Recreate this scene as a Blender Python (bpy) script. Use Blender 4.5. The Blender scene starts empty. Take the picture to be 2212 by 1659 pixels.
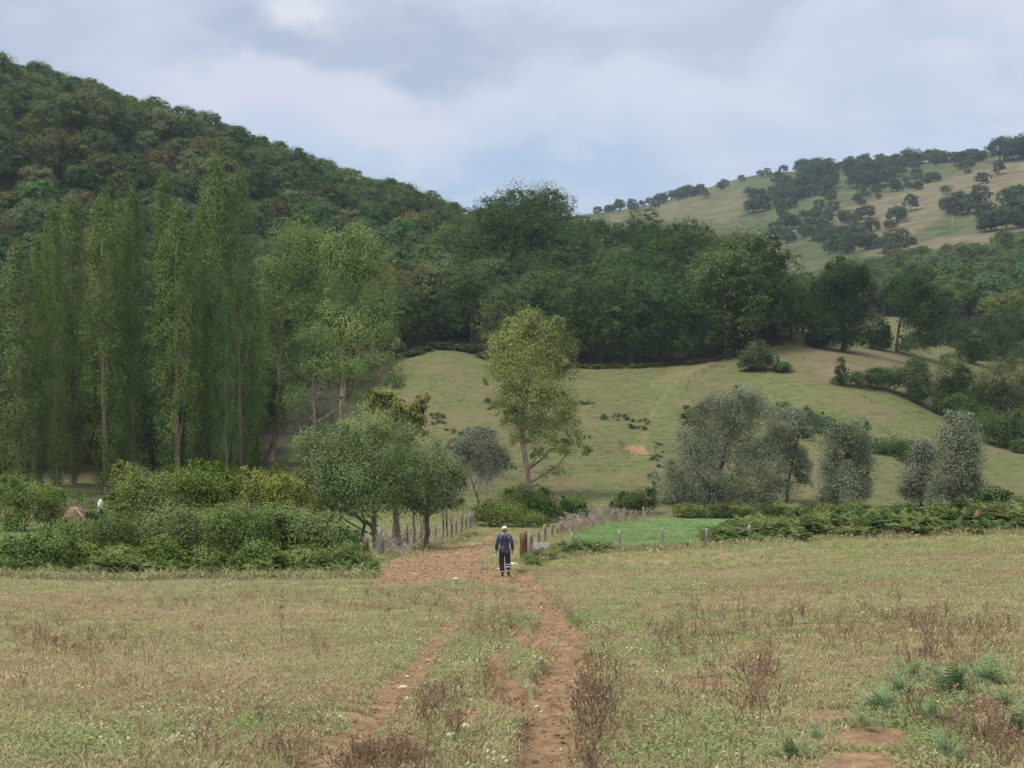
import bpy, bmesh, math, random
import numpy as np
from mathutils import Vector, Euler

R = math.radians
rng = np.random.default_rng(7)
random.seed(7)
sc = bpy.context.scene
COL = sc.collection

# ------------------------------------------------------------------ camera
F = 2670.0                      # focal length in units of a 2212 wide frame
CX, CY, HY = 1106.0, 829.5, 760.0
EYE = 1.65
PITCH = math.atan((CY - HY) / F)
cam = bpy.data.cameras.new("camera")
cam.sensor_width = 36.0
cam.lens = 36.0 * F / 2212.0
cam.clip_start = 0.1
cam.clip_end = 6000
camo = bpy.data.objects.new("camera", cam)
COL.objects.link(camo)
camo.location = (0, 0, EYE)
camo.rotation_euler = (R(90) - PITCH, 0, 0)
sc.camera = camo

# ------------------------------------------------------------------ light, exposure, render
SUN_EL, SUN_AZ = 62.0, 268.0     # azimuth clockwise from +Y: high on the left
sun = bpy.data.lights.new("sun", "SUN")
sun.energy = 2.6
sun.angle = R(16)
sun.color = (1.0, 0.92, 0.80)
suno = bpy.data.objects.new("sun", sun)
COL.objects.link(suno)
sd = Vector((math.sin(R(SUN_AZ)) * math.cos(R(SUN_EL)), math.cos(R(SUN_AZ)) * math.cos(R(SUN_EL)), math.sin(R(SUN_EL))))
suno.rotation_euler = sd.to_track_quat('Z', 'Y').to_euler()
sc.view_settings.view_transform = 'Standard'
sc.view_settings.look = 'None'
sc.view_settings.gamma = 1.0
sc.view_settings.use_curve_mapping = False
sc.view_settings.exposure = 0.50
sc.cycles.max_bounces = 6
sc.cycles.diffuse_bounces = 3
sc.cycles.transmission_bounces = 3
sc.cycles.volume_bounces = 1
sc.cycles.use_denoising = True


class NT:
    """small helper around a node tree"""
    def __init__(self, nt):
        self.nt = nt
        nt.nodes.clear()

    def n(self, kind, **kw):
        nd = self.nt.nodes.new(kind)
        for k, v in kw.items():
            setattr(nd, k, v)
        return nd

    def l(self, a, b):
        self.nt.links.new(a, b)

    def put(self, v, sock):
        if hasattr(v, 'is_output'):
            self.nt.links.new(v, sock)
        else:
            sock.default_value = v

    def math(self, op, a, b=0.5, c=0.5, clamp=False):
        m = self.n('ShaderNodeMath', operation=op, use_clamp=clamp)
        self.put(a, m.inputs[0]); self.put(b, m.inputs[1]); self.put(c, m.inputs[2])
        return m.outputs[0]

    def vmath(self, op, a, b=(0, 0, 0), scale=None):
        m = self.n('ShaderNodeVectorMath', operation=op)
        self.put(a, m.inputs[0]); self.put(b, m.inputs[1])
        if scale is not None:
            self.put(scale, m.inputs['Scale'])
        return m.outputs['Value'] if op in ('LENGTH', 'DISTANCE', 'DOT_PRODUCT') else m.outputs[0]

    def mix(self, f, a, b, blend='MIX'):
        m = self.n('ShaderNodeMix', data_type='RGBA', blend_type=blend)
        m.clamp_factor = True
        self.put(f, m.inputs[0])
        for v, s in ((a, m.inputs[6]), (b, m.inputs[7])):
            if isinstance(v, tuple) and len(v) == 3:
                v = v + (1,)
            self.put(v, s)
        return m.outputs[2]

    def step(self, v, lo, hi, a=0.0, b=1.0):
        m = self.n('ShaderNodeMapRange', interpolation_type='SMOOTHSTEP')
        self.put(v, m.inputs[0])
        m.inputs[1].default_value = lo; m.inputs[2].default_value = hi
        m.inputs[3].default_value = a; m.inputs[4].default_value = b
        return m.outputs[0]

    def noise(self, vec, scale, detail=4, rough=0.55, dist=0.0, out=0):
        m = self.n('ShaderNodeTexNoise')
        if vec is not None:
            self.l(vec, m.inputs['Vector'])
        m.inputs['Scale'].default_value = scale
        m.inputs['Detail'].default_value = detail
        m.inputs['Roughness'].default_value = rough
        m.inputs['Distortion'].default_value = dist
        return m.outputs[out]


# ------------------------------------------------------------------ sky (world): Nishita above, a cloud layer over it
world = bpy.data.worlds.new("World")
sc.world = world
world.use_nodes = True
w = NT(world.node_tree)
wout = w.n('ShaderNodeOutputWorld')
sky = w.n('ShaderNodeTexSky', sky_type='NISHITA')
sky.sun_disc = False
sky.sun_elevation = R(SUN_EL)
sky.sun_rotation = R(SUN_AZ)
bg_sky = w.n('ShaderNodeBackground')
w.l(sky.outputs[0], bg_sky.inputs[0])
bg_sky.inputs[1].default_value = 0.10
dirv = w.n('ShaderNodeTexCoord').outputs['Generated']
sep = w.n('ShaderNodeSeparateXYZ')
w.l(dirv, sep.inputs[0])
zc = w.math('MAXIMUM', sep.outputs[2], 0.0)
den = w.math('ADD', zc, 0.16)
comb = w.n('ShaderNodeCombineXYZ')
w.put(w.math('DIVIDE', sep.outputs[0], den), comb.inputs[0])
w.put(w.math('DIVIDE', sep.outputs[1], den), comb.inputs[1])
cl = w.noise(comb.outputs[0], 0.75, 6, 0.52, 0.35)
cl2 = w.noise(comb.outputs[0], 2.1, 7, 0.55, 0.25)
dark, mid, bright = (0.45, 0.515, 0.655), (0.57, 0.63, 0.765), (0.70, 0.74, 0.845)
c = w.mix(w.step(cl, 0.36, 0.52), dark, mid)
c = w.mix(w.step(cl, 0.50, 0.66), c, bright)
c = w.mix(w.math('MULTIPLY', w.step(cl2, 0.43, 0.64), 0.75), c, bright)
wn = w.noise(dirv, 5.0, 6, 0.55, 0.2, out=1)
wob = w.vmath('SCALE', w.vmath('SUBTRACT', wn, (0.5, 0.5, 0.5)), scale=0.22)
dj = w.vmath('ADD', dirv, wob)


def cloud_bank(col, c, px, py, hx, hy, amount, soft=0.75):
    """a bank of cloud around one direction of the sky"""
    v = Vector(((px - CX) / F, 1.0, (HY - py) / F)).normalized()
    k = (F / hx, 2.0, F / hy)
    dlt = w.vmath('MULTIPLY', w.vmath('SUBTRACT', dj, tuple(v)), k)
    ln = w.vmath('LENGTH', dlt)
    f = w.math('MULTIPLY', w.step(ln, 1.0 + soft, 1.0 - soft), amount)
    return w.mix(f, c, col)


c = cloud_bank((0.56, 0.65, 0.81), c, 1500, 330, 1500, 150, 0.75, 0.6)
c = cloud_bank((0.74, 0.77, 0.87), c, 1450, 170, 420, 80, 0.55, 0.8)
c = cloud_bank((0.44, 0.505, 0.65), c, 800, 100, 430, 85, 0.9, 0.5)
c = cloud_bank((0.50, 0.555, 0.69), c, 1550, 75, 420, 45, 0.7, 0.8)
c = cloud_bank((0.50, 0.555, 0.70), c, 130, 120, 250, 110, 0.75, 0.7)
c = cloud_bank((0.68, 0.70, 0.82), c, 310, 90, 90, 120, 0.5, 0.9)
c = cloud_bank((0.71, 0.70, 0.80), c, 690, 240, 330, 55, 0.9, 0.7)
c = cloud_bank((0.84, 0.84, 0.90), c, 690, 30, 70, 32, 0.9, 0.9)
c = cloud_bank((0.40, 0.53, 0.72), c, 1150, 405, 420, 65, 0.9, 0.8)
c = cloud_bank((0.72, 0.74, 0.84), c, 2140, 70, 110, 85, 0.7, 0.5)
c = cloud_bank((0.70, 0.73, 0.83), c, 2060, 232, 100, 22, 0.6, 0.8)
c = cloud_bank((0.68, 0.72, 0.82), c, 1680, 210, 80, 30, 0.5, 0.8)
# overcast skies are brighter overhead than near the horizon
c = w.mix(w.step(sep.outputs[2], 0.22, 0.7), c, w.mix(w.step(cl, 0.36, 0.62), (0.56, 0.58, 0.62), (0.80, 0.80, 0.80)))
c = w.mix(w.math('MULTIPLY', w.step(w.noise(comb.outputs[0], 4.5, 8, 0.6, 0.3), 0.42, 0.68), 0.28), c, (0.80, 0.81, 0.88))
gain = w.step(sep.outputs[2], 0.25, 0.95, 0.71, 2.0)
bg_cl = w.n('ShaderNodeBackground')
w.l(c, bg_cl.inputs[0])
w.l(gain, bg_cl.inputs[1])
mixw = w.n('ShaderNodeMixShader')
mixw.inputs[0].default_value = 0.9
w.l(bg_sky.outputs[0], mixw.inputs[1])
w.l(bg_cl.outputs[0], mixw.inputs[2])
w.l(mixw.outputs[0], wout.inputs[0])


# ------------------------------------------------------------------ numpy helpers
def vnoise(x, y, seed=0):
    """smooth value noise on arrays, -1..1"""
    xi = np.floor(x).astype(np.int64); yi = np.floor(y).astype(np.int64)
    xf = x - xi; yf = y - yi
    u = xf * xf * xf * (xf * (xf * 6 - 15) + 10); v = yf * yf * yf * (yf * (yf * 6 - 15) + 10)

    def h(a, b):
        n = (a * 374761393 + b * 668265263 + seed * 974634777) & 0x7fffffff
        n = ((n ^ (n >> 13)) * 1274126177) & 0x7fffffff
        return ((n ^ (n >> 16)) & 0xffff) / 32767.5 - 1.0
    return (h(xi, yi) * (1 - u) + h(xi + 1, yi) * u) * (1 - v) + (h(xi, yi + 1) * (1 - u) + h(xi + 1, yi + 1) * u) * v


def fbm(x, y, seed=0, octs=4, gain=0.5):
    s = 0.0; a = 1.0; t = 0.0
    for k in range(octs):
        s = s + a * vnoise(x * 2 ** k + 17.3 * k, y * 2 ** k - 9.1 * k, seed + k)
        t += a; a *= gain
    return s / t


def sstep(a, b, x):
    t = np.clip((x - a) / (b - a), 0, 1)
    return t * t * (3 - 2 * t)


def pchip(xk, yk, x):
    """monotone cubic; yk (n,) or (n, m)"""
    xk = np.asarray(xk, float); yk = np.asarray(yk, float)
    one = yk.ndim == 1
    if one:
        yk = yk[:, None]
    h = np.diff(xk)[:, None]
    dl = np.diff(yk, axis=0) / h
    m = np.zeros_like(yk)
    w1 = 2 * h[1:] + h[:-1]; w2 = h[1:] + 2 * h[:-1]
    ok = dl[1:] * dl[:-1] > 0
    with np.errstate(divide='ignore', invalid='ignore'):
        hm = (w1 + w2) / (w1 / dl[:-1] + w2 / dl[1:])
    m[1:-1] = np.where(ok, hm, 0)
    m[0] = dl[0]; m[-1] = dl[-1]
    i = np.clip(np.searchsorted(xk, x) - 1, 0, len(xk) - 2)
    t = ((np.clip(x, xk[0], xk[-1]) - xk[i]) / (xk[i + 1] - xk[i]))[:, None]
    hh = h[i]
    r = (yk[i] * (1 + 2 * t) * (1 - t) ** 2 + m[i] * hh * t * (1 - t) ** 2 + yk[i + 1] * t * t * (3 - 2 * t) + m[i + 1] * hh * t * t * (t - 1))
    return r[:, 0] if one else r


CP, SP = math.cos(PITCH), math.sin(PITCH)


def py_to_z(py, d):
    vz = (CY - py) / F
    return EYE + d * (-SP + CP * vz) / (CP + SP * vz)


def project(x, y, z):
    zz = z - EYE
    yy = y * CP - zz * SP
    up = y * SP + zz * CP
    yy = np.where(yy < 0.05, np.nan, yy)
    return CX + F * x / yy, CY - F * up / yy


# ------------------------------------------------------------------ terrain: profiles of the land along bearings from the viewpoint
PROFILES = {
    -900: [(44, 1245), (65, 1165), (90, 1100), (105, 1050), (130, 960), (160, 830), (220, 520), (300, 150), (340, 110), (420, 200), (700, 420), (1600, 640)],
    0: [(44, 1247), (65, 1178), (90, 1108), (105, 1060), (130, 970), (160, 850), (220, 600), (300, 245), (340, 235), (420, 330), (700, 520), (1600, 660)],
    400: [(44, 1247), (65, 1182), (90, 1105), (105, 1062), (130, 985), (160, 890), (220, 690), (310, 345), (350, 338), (430, 430), (700, 600), (1600, 680)],
    800: [(44, 1247), (65, 1180), (90, 1118), (105, 1072), (130, 985), (160, 885), (190, 800), (240, 665), (340, 480), (380, 468), (460, 540), (700, 640), (1600, 700)],
    950: [(44, 1247), (65, 1178), (90, 1116), (105, 1072), (130, 980), (160, 868), (190, 775), (210, 740), (260, 640), (360, 520), (400, 510), (480, 570), (700, 650), (1600, 700)],
    1090: [(44, 1246), (70, 1155), (95, 1112), (105, 1075), (130, 978), (160, 870), (190, 788), (203, 755), (255, 585), (300, 585), (380, 560), (500, 610), (700, 600), (1000, 500), (1200, 520), (1600, 640)],
    1400: [(44, 1240), (60, 1187), (75, 1157), (95, 1122), (105, 1085), (130, 985), (160, 880), (190, 792), (200, 770), (250, 590), (290, 620), (400, 660), (600, 620), (800, 520), (1000, 450), (1100, 448), (1600, 600)],
    1700: [(44, 1222), (60, 1172), (75, 1150), (95, 1120), (105, 1092), (130, 995), (160, 880), (185, 795), (210, 738), (225, 722), (250, 715), (300, 720), (400, 680), (600, 580), (800, 470), (1000, 378), (1080, 376), (1600, 570)],
    1900: [(44, 1205), (60, 1163), (75, 1142), (95, 1115), (105, 1090), (130, 1010), (160, 895), (190, 800), (215, 757), (235, 735), (262, 722), (300, 688), (330, 684), (400, 645), (500, 590), (600, 530), (800, 430), (950, 362), (1040, 360), (1600, 560)],
    2212: [(44, 1192), (60, 1150), (75, 1125), (95, 1090), (105, 1075), (130, 1038), (160, 975), (190, 890), (220, 825), (250, 785), (300, 715), (400, 610), (500, 530), (600, 470), (800, 368), (900, 335), (1000, 335), (1600, 560)],
    3100: [(44, 1180), (60, 1140), (95, 1080), (130, 1030), (160, 960), (220, 800), (300, 640), (400, 500), (500, 420), (700, 290), (900, 190), (1050, 180), (1600, 500)],
}
RS = np.exp(np.linspace(math.log(0.4), math.log(1600), 1100))
cols_az, cols_z = [], []
for px in sorted(PROFILES):
    az = math.atan((px - CX) / F)
    kn = PROFILES[px]
    zk = [py_to_z(b, a) for a, b in kn]
    rk = [a / math.cos(az) for a, b in kn]
    s = zk[0] / rk[0]
    rr = [0.0, 8.0, 20.0, 32.0] + rk
    zz = [0.0, 8 * s, 20 * s, 32 * s] + zk
    cols_az.append(az); cols_z.append(pchip(np.array(rr), np.array(zz), RS))
cols_az = np.array([-math.pi] + cols_az + [math.pi])
cols_z = np.array([cols_z[0] * 0 - 0.02 * RS] + cols_z + [cols_z[0] * 0 - 0.02 * RS])
AZG = np.linspace(-math.pi, math.pi, 2881)
ZG = pchip(cols_az, cols_z, AZG)            # (az, r)
LR0, LR1 = math.log(RS[0]), math.log(RS[-1])


def base_height(x, y):
    x = np.asarray(x, float); y = np.asarray(y, float)
    r = np.clip(np.hypot(x, y), RS[0], RS[-1] * 0.9999)
    a = (np.arctan2(x, y) + math.pi) / (2 * math.pi) * 2880
    i = np.clip(a.astype(int), 0, 2879); fa = a - i
    b = (np.log(r) - LR0) / (LR1 - LR0) * (len(RS) - 1)
    j = np.clip(b.astype(int), 0, len(RS) - 2); fb = b - j
    z = (ZG[i, j] * (1 - fa) + ZG[i + 1, j] * fa) * (1 - fb) + (ZG[i, j + 1] * (1 - fa) + ZG[i + 1, j + 1] * fa) * fb
    z = z + 0.05 * fbm(x / 2.3, y / 2.3, 3, 3) * sstep(3, 9, r) + 0.22 * fbm(x / 11, y / 11, 5, 2) * sstep(25, 60, r)
    z = z + 0.5 * fbm(x / 30, y / 30, 8, 2) * sstep(110, 170, r) + 2.5 * fbm(x / 110, y / 110, 11, 3) * sstep(380, 650, r)
    return z


def poly_dist(px, py, pts):
    """distance to a polyline of (x, y, halfwidth): returns dist / halfwidth"""
    best = np.full(px.shape, 1e9)
    for (x0, y0, w0), (x1, y1, w1) in zip(pts[:-1], pts[1:]):
        dx, dy = x1 - x0, y1 - y0
        t = np.clip(((px - x0) * dx + (py - y0) * dy) / (dx * dx + dy * dy), 0, 1)
        d = np.hypot(px - x0 - t * dx, py - y0 - t * dy) / (w0 + (w1 - w0) * t)
        best = np.minimum(best, d)
    return best


def poly_in(px, py, pts, soft):
    """soft mask of a polygon"""
    ins = np.zeros(px.shape, bool); best = np.full(px.shape, 1e9)
    n = len(pts)
    for k in range(n):
        x0, y0 = pts[k]; x1, y1 = pts[(k + 1) % n]
        if y0 != y1:
            cross = ((y0 > py) != (y1 > py)) & (px < (x1 - x0) * (py - y0) / (y1 - y0) + x0)
            ins ^= cross
        dx, dy = x1 - x0, y1 - y0
        t = np.clip(((px - x0) * dx + (py - y0) * dy) / (dx * dx + dy * dy), 0, 1)
        best = np.minimum(best, np.hypot(px - x0 - t * dx, py - y0 - t * dy))
    sd_ = np.where(ins, best, -best)
    return sstep(-soft, soft, sd_)


RUT_L = [(1045, 1256, 14), (1020, 1285, 17), (985, 1335, 23), (950, 1380, 29), (905, 1440, 38), (860, 1490, 46), (800, 1550, 50), (745, 1600, 55), (680, 1670, 66), (560, 1800, 84), (300, 2100, 156)]
RUT_R = [(1135, 1252, 25), (1158, 1280, 24), (1168, 1315, 28), (1195, 1350, 42), (1222, 1385, 48), (1222, 1430, 56), (1205, 1480, 62), (1192, 1530, 64), (1185, 1590, 77), (1175, 1670, 92), (1150, 1800, 126), (1050, 2100, 210)]
GULLY = [(1105, 1350, 15), (1140, 1372, 27), (1175, 1385, 21)]
GULLY2 = [(1050, 1440, 20), (1060, 1470, 22), (1098, 1480, 42), (1120, 1490, 25)]
PATCH = [(800, 1262), (806, 1238), (835, 1216), (885, 1200), (960, 1188), (1030, 1172), (1062, 1153), (1078, 1160), (1062, 1185), (1050, 1205), (1040, 1232), (1130, 1240), (1145, 1262), (1050, 1258), (985, 1252), (900, 1266), (850, 1266)]
CLOVER = [(1235, 1150), (1290, 1135), (1400, 1120), (1560, 1116), (1720, 1118), (1800, 1135), (1700, 1150), (1560, 1175), (1450, 1188), (1330, 1190), (1240, 1180)]
STRIPE = [(1475, 820, 25), (1440, 855, 45), (1425, 900, 38), (1385, 990, 25), (1350, 1020, 28), (1290, 1080, 32)]
HOLLOW = [(1348, 962, 6), (1378, 968, 10), (1410, 972, 6)]
SCAR2 = [(1410, 830, 13), (1440, 820, 22), (1500, 790, 19), (1560, 765, 13)]
SCAR3 = [(1325, 1045, 5), (1372, 985, 8), (1402, 930, 11), (1410, 890, 9), (1440, 850, 8), (1475, 812, 9), (1540, 782, 9)]
LANE = [(1660, 745, 13), (1700, 715, 18), (1722, 690, 16)]
BANK = [(1640, 800), (1700, 760), (1730, 735), (2010, 770), (1960, 780), (1870, 800), (1800, 835), (1720, 815)]
STRIP = [(1640, 808), (1720, 822), (1850, 848), (1960, 832), (2000, 880), (2120, 930), (2230, 990), (2230, 1050), (2100, 985), (1940, 940), (1800, 905), (1690, 870), (1560, 815)]
WOOD_EDGE_PX = [-1200, 0, 400, 560, 650, 800, 880, 950, 1020, 1100, 1250, 1400, 1550, 1650, 1720, 1750]
WOOD_EDGE_D = [114, 114, 114, 118, 146, 172, 200, 207, 203, 195, 190, 190, 194, 203, 214, 222]


def wood_edge(px):
    return np.interp(px, WOOD_EDGE_PX, WOOD_EDGE_D)


def masks(x, y, z):
    """what covers the ground at each point: soil, green grass, clover, wood floor, bare tan pasture, scrub"""
    px, py = project(x, y, z)
    px = np.nan_to_num(px, nan=-9999.0); py = np.nan_to_num(py, nan=9999.0)
    d = np.hypot(x, y)
    front = (y > 0) & (d < 260)
    n1 = fbm(x / 1.1, y / 1.1, 21, 4); n2 = fbm(x / 6, y / 6, 22, 3); n3 = fbm(x / 0.45, y / 0.45, 23, 3)
    near = front & (d < 46)
    rl = np.where(near, poly_dist(px, py, RUT_L), 9) + 0.55 * n1 + 0.35 * n3
    rr = np.where(near, poly_dist(px, py, RUT_R), 9) + 0.35 * n1 + 0.3 * n3
    soil = np.maximum(sstep(1.15, 0.6, rl) * (0.50 + 0.5 * sstep(-.35, .3, n1)) * np.interp(py, [1250, 1330, 1440], [.62, .8, 1.0]), sstep(1.15, 0.75, rr))
    gul = np.minimum(np.where(near, poly_dist(px, py, GULLY), 9), np.where(near, poly_dist(px, py, GULLY2), 9))
    soil = np.maximum(soil, sstep(1.3, 0.7, gul + 0.3 * n3))
    mid_ = front & (d > 34) & (d < 85)
    soil = np.maximum(soil, np.where(mid_, poly_in(px + 14 * n1, py + 4 * n1, PATCH, 4), 0) * (0.9 + 0.25 * n3))
    for (ex, ey, ax, ay) in ((1905, 1590, 95, 28), (1790, 1545, 60, 14), (1850, 1650, 120, 30), (1000, 1545, 50, 26), (1075, 1425, 38, 20), (1625, 1385, 26, 7), (2045, 1259, 12, 4), (1530, 1480, 60, 14), (1560, 1160 + 40, 40, 6), (860, 1610, 60, 20)):
        e = np.hypot((px - ex) / ax, (py - ey) / ay) + 0.5 * n1 + 0.4 * n3
        soil = np.maximum(soil, np.where(front, sstep(1.1, 0.55, e) * 0.85, 0))
    soil = np.maximum(soil, np.where(near, sstep(0.42, 0.62, n1 + 0.25 * n3) * 0.55, 0))
    farm = front & (d > 80)
    for pl, a in ((HOLLOW, 1.0), (SCAR2, 0.42), (SCAR3, 0.44), (LANE, 0.75)):
        soil = np.maximum(soil, np.where(farm, sstep(1.3, 0.6, poly_dist(px, py, pl) + 0.5 * n2 + .3 * n1) * a, 0))
    # green
    g = 0.46 + 0.36 * n2 + 0.28 * n1
    g = np.where(d > 46, np.where(d > 100, 0.50, 0.55) + 0.24 * n2 + 0.14 * n1, g)
    for (ex, ey, ax, ay, a) in ((520, 1560, 330, 70, .35), (150, 1600, 260, 60, .3), (1500, 1600, 260, 80, .4), (2050, 1560, 260, 130, .5), (1000, 1270, 110, 25, .3), (1300, 1330, 120, 60, .25), (1950, 1260, 420, 60, .1), (300, 1300, 500, 40, -.15), (1900, 1400, 400, 60, -.2), (120, 1400, 200, 40, -.1)):
        e = np.hypot((px - ex) / ax, (py - ey) / ay)
        g = g + np.where(front & (d < 46), sstep(1.2, 0.3, e) * a, 0)
    g = g + np.where(farm, sstep(1.2, 0.5, poly_dist(px, py, STRIPE) + 0.4 * n2) * 0.75, 0)
    st = np.where(farm, poly_in(px, py, STRIP, 6), 0)
    g = g + st * 0.30
    bank = np.where(farm, poly_in(px, py, BANK, 6), 0)
    g = g - bank * 0.25
    g = g + np.where(front & (d > 170) & (px < 1120), 0.35 * sstep(185, 205, d), 0)
    lush = np.where(front & (d > 55) & (d < 100), poly_in(px + 8 * n1, py + 3 * n1, CLOVER, 4), 0)
    lush = np.maximum(lush, np.where(front & (d > 50) & (d < 90) & (px < 760), 0.75, 0))
    lush = np.maximum(lush, np.where(front & (d > 56) & (d < 90) & (px >= 760) & (px < 900), 0.7 * (1 - (px - 760) / 140), 0))
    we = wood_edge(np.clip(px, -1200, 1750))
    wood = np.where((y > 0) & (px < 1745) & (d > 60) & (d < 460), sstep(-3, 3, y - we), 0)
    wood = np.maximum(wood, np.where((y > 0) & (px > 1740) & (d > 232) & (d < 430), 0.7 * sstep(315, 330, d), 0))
    tan = np.zeros_like(px)
    hill = (y > 0) & (d > 430) & (px > 1100)
    hb = fbm(x / 60, y / 60, 31, 3)
    tan_poly = [(1690, 495), (1830, 445), (2000, 395), (2230, 330), (2230, 440), (2050, 462), (1960, 520), (2200, 480), (2230, 520), (1900, 560)]
    tan = np.where(hill, poly_in(px, py, tan_poly, 12) * (0.75 + 0.6 * hb), 0)
    tan = np.maximum(tan, np.where(hill, poly_in(px, py, [(1290, 470), (1420, 425), (1560, 385), (1620, 395), (1600, 480), (1500, 500), (1290, 500)], 14) * (0.55 + 0.5 * hb), 0))
    scrub = np.where(hill, np.clip(1.1 + 0.9 * hb - tan, 0, 1), 0)
    g = g + np.where(hill, 0.1, 0)
    g = g + np.where(hill, poly_in(px, py, [(1470, 400), (1580, 375), (1570, 395), (1490, 415)], 6) * 1.0, 0)
    tan = np.maximum(tan, bank * np.clip(0.35 + 0.5 * n2, 0, 1))
    return np.clip(soil, 0, 1), np.clip(g, 0, 1), np.clip(lush, 0, 1), np.clip(wood, 0, 1), np.clip(tan, 0, 1), scrub, rl, rr, gul


def height(x, y):
    """final land surface: base plus wheel ruts, washouts and soil clods"""
    x = np.atleast_1d(np.asarray(x, float)); y = np.atleast_1d(np.asarray(y, float))
    z = base_height(x, y)
    soil, g, lush, wood, tan, scrub, rl, rr, gul = masks(x, y, z)
    r = np.hypot(x, y)
    z = z - 0.07 * sstep(1.5, 0.2, rl) - 0.20 * sstep(1.25, 0.7, rr) - 0.34 * sstep(1.4, 0.5, gul)
    z = z + soil * 0.035 * fbm(x / 0.35, y / 0.35, 41, 3) * (r < 90)
    px, py = project(x, y, z)
    px = np.nan_to_num(px, nan=-9999.0); py = np.nan_to_num(py, nan=9999.0)
    z = z - np.where((r > 80) & (r < 220), 1.3 * sstep(1.5, 0.3, poly_dist(px, py, HOLLOW)), 0)
    return z


def H(x, y):
    return float(height(x, y)[0])


def at(px, d):
    """the ground point on bearing px at depth d"""
    x = (px - CX) / F * d
    return Vector((x, d, H(x, d)))


def ground_at(px, py, dmin=6.0, dmax=230.0):
    """first ground point under a sight line"""
    ds = np.exp(np.linspace(math.log(dmin), math.log(dmax), 900))
    vz = (CY - py) / F
    k = CP + SP * vz
    xs = (px - CX) / F * ds / k
    zr = EYE + ds * (-SP + CP * vz) / k
    zg = base_height(xs, ds)
    hit = np.nonzero(zr <= zg)[0]
    d = ds[hit[0]] if len(hit) else dmax
    x = (px - CX) / F * d / k
    return Vector((x, d, H(x, d)))


def set_mesh(me, V, Fc, mat_idx=None, smooth=False):
    V = np.asarray(V, np.float32); Fc = np.asarray(Fc, np.int32)
    k = Fc.shape[1]
    me.vertices.add(len(V)); me.vertices.foreach_set('co', V.ravel())
    me.loops.add(Fc.size); me.loops.foreach_set('vertex_index', Fc.ravel())
    me.polygons.add(len(Fc)); me.polygons.foreach_set('loop_start', np.arange(0, Fc.size, k, dtype=np.int32))
    if mat_idx is not None:
        me.polygons.foreach_set('material_index', np.asarray(mat_idx, np.int32))
    me.polygons.foreach_set('use_smooth', np.full(len(Fc), smooth, bool))
    me.update(calc_edges=True)


def mesh_np(name, V, Fc, mats, mat_idx=None, smooth=False, attrs=None):
    me = bpy.data.meshes.new(name)
    set_mesh(me, V, Fc, mat_idx, smooth)
    for m in mats:
        me.materials.append(m)
    for nm, (typ, arr) in (attrs or {}).items():
        a = me.attributes.new(nm, typ, 'POINT')
        a.data.foreach_set('value' if typ == 'FLOAT' else ('color' if typ == 'FLOAT_COLOR' else 'vector'), np.asarray(arr, np.float32).ravel())
    return me


def tag(o, label=None, cat=None, group=None, kind=None):
    for k, v in (('label', label), ('category', cat), ('group', group), ('kind', kind)):
        if v:
            o[k] = v
    return o


def link(name, data, parent=None):
    o = bpy.data.objects.new(name, data)
    COL.objects.link(o)
    if parent is not None:
        o.parent = parent
    return o


def thing(name, label, cat, loc, rz=0.0, group=None):
    o = bpy.data.objects.new(name, None)
    COL.objects.link(o)
    o.empty_display_size = 0.2
    o.location = loc; o.rotation_euler = (0, 0, rz)
    return tag(o, label, cat, group)


# ------------------------------------------------------------------ materials
def new_mat(name):
    m = bpy.data.materials.new(name)
    m.use_nodes = True
    return m, NT(m.node_tree)


def finish(t, col, rough=0.8, spec=0.2, bump=None, bump_d=0.02, trans=None, trans_amt=0.3):
    out = t.n('ShaderNodeOutputMaterial')
    b = t.n('ShaderNodeBsdfPrincipled')
    t.put(col if not isinstance(col, tuple) else col + (1,), b.inputs['Base Color'])
    t.put(rough, b.inputs['Roughness'])
    b.inputs['Specular IOR Level'].default_value = spec
    if bump is not None:
        bp = t.n('ShaderNodeBump')
        bp.inputs['Distance'].default_value = bump_d
        bp.inputs['Strength'].default_value = 1.0
        t.put(bump, bp.inputs['Height'])
        t.l(bp.outputs[0], b.inputs['Normal'])
    if trans is None:
        t.l(b.outputs[0], out.inputs[0])
    else:
        tr = t.n('ShaderNodeBsdfTranslucent')
        t.put(trans if not isinstance(trans, tuple) else trans + (1,), tr.inputs['Color'])
        mx = t.n('ShaderNodeMixShader')
        mx.inputs[0].default_value = trans_amt
        t.l(b.outputs[0], mx.inputs[1]); t.l(tr.outputs[0], mx.inputs[2])
        t.l(mx.outputs[0], out.inputs[0])


GAIN = {'oak_leaves': 1.95, 'olive_leaves': 1.75, 'rusty_leaves': 1.5, 'beech_leaves': 1.5, 'light_beech_leaves': 1.4, 'column_poplar_leaves': 2.0, 'poplar_leaves': 1.75, 'lone_poplar_leaves': 1.7,
        'willow_leaves': 1.3, 'grey_willow_leaves': 1.2, 'orchard_leaves': 1.6, 'mulberry_leaves': 1.4, 'shrub_leaves': 1.35, 'yellow_shrub_leaves': 1.3, 'bramble_leaves': 1.5, 'ivy_leaves': 1.2,
        'hedge_leaves': 1.15, 'far_tree_leaves': 1.2}


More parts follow.
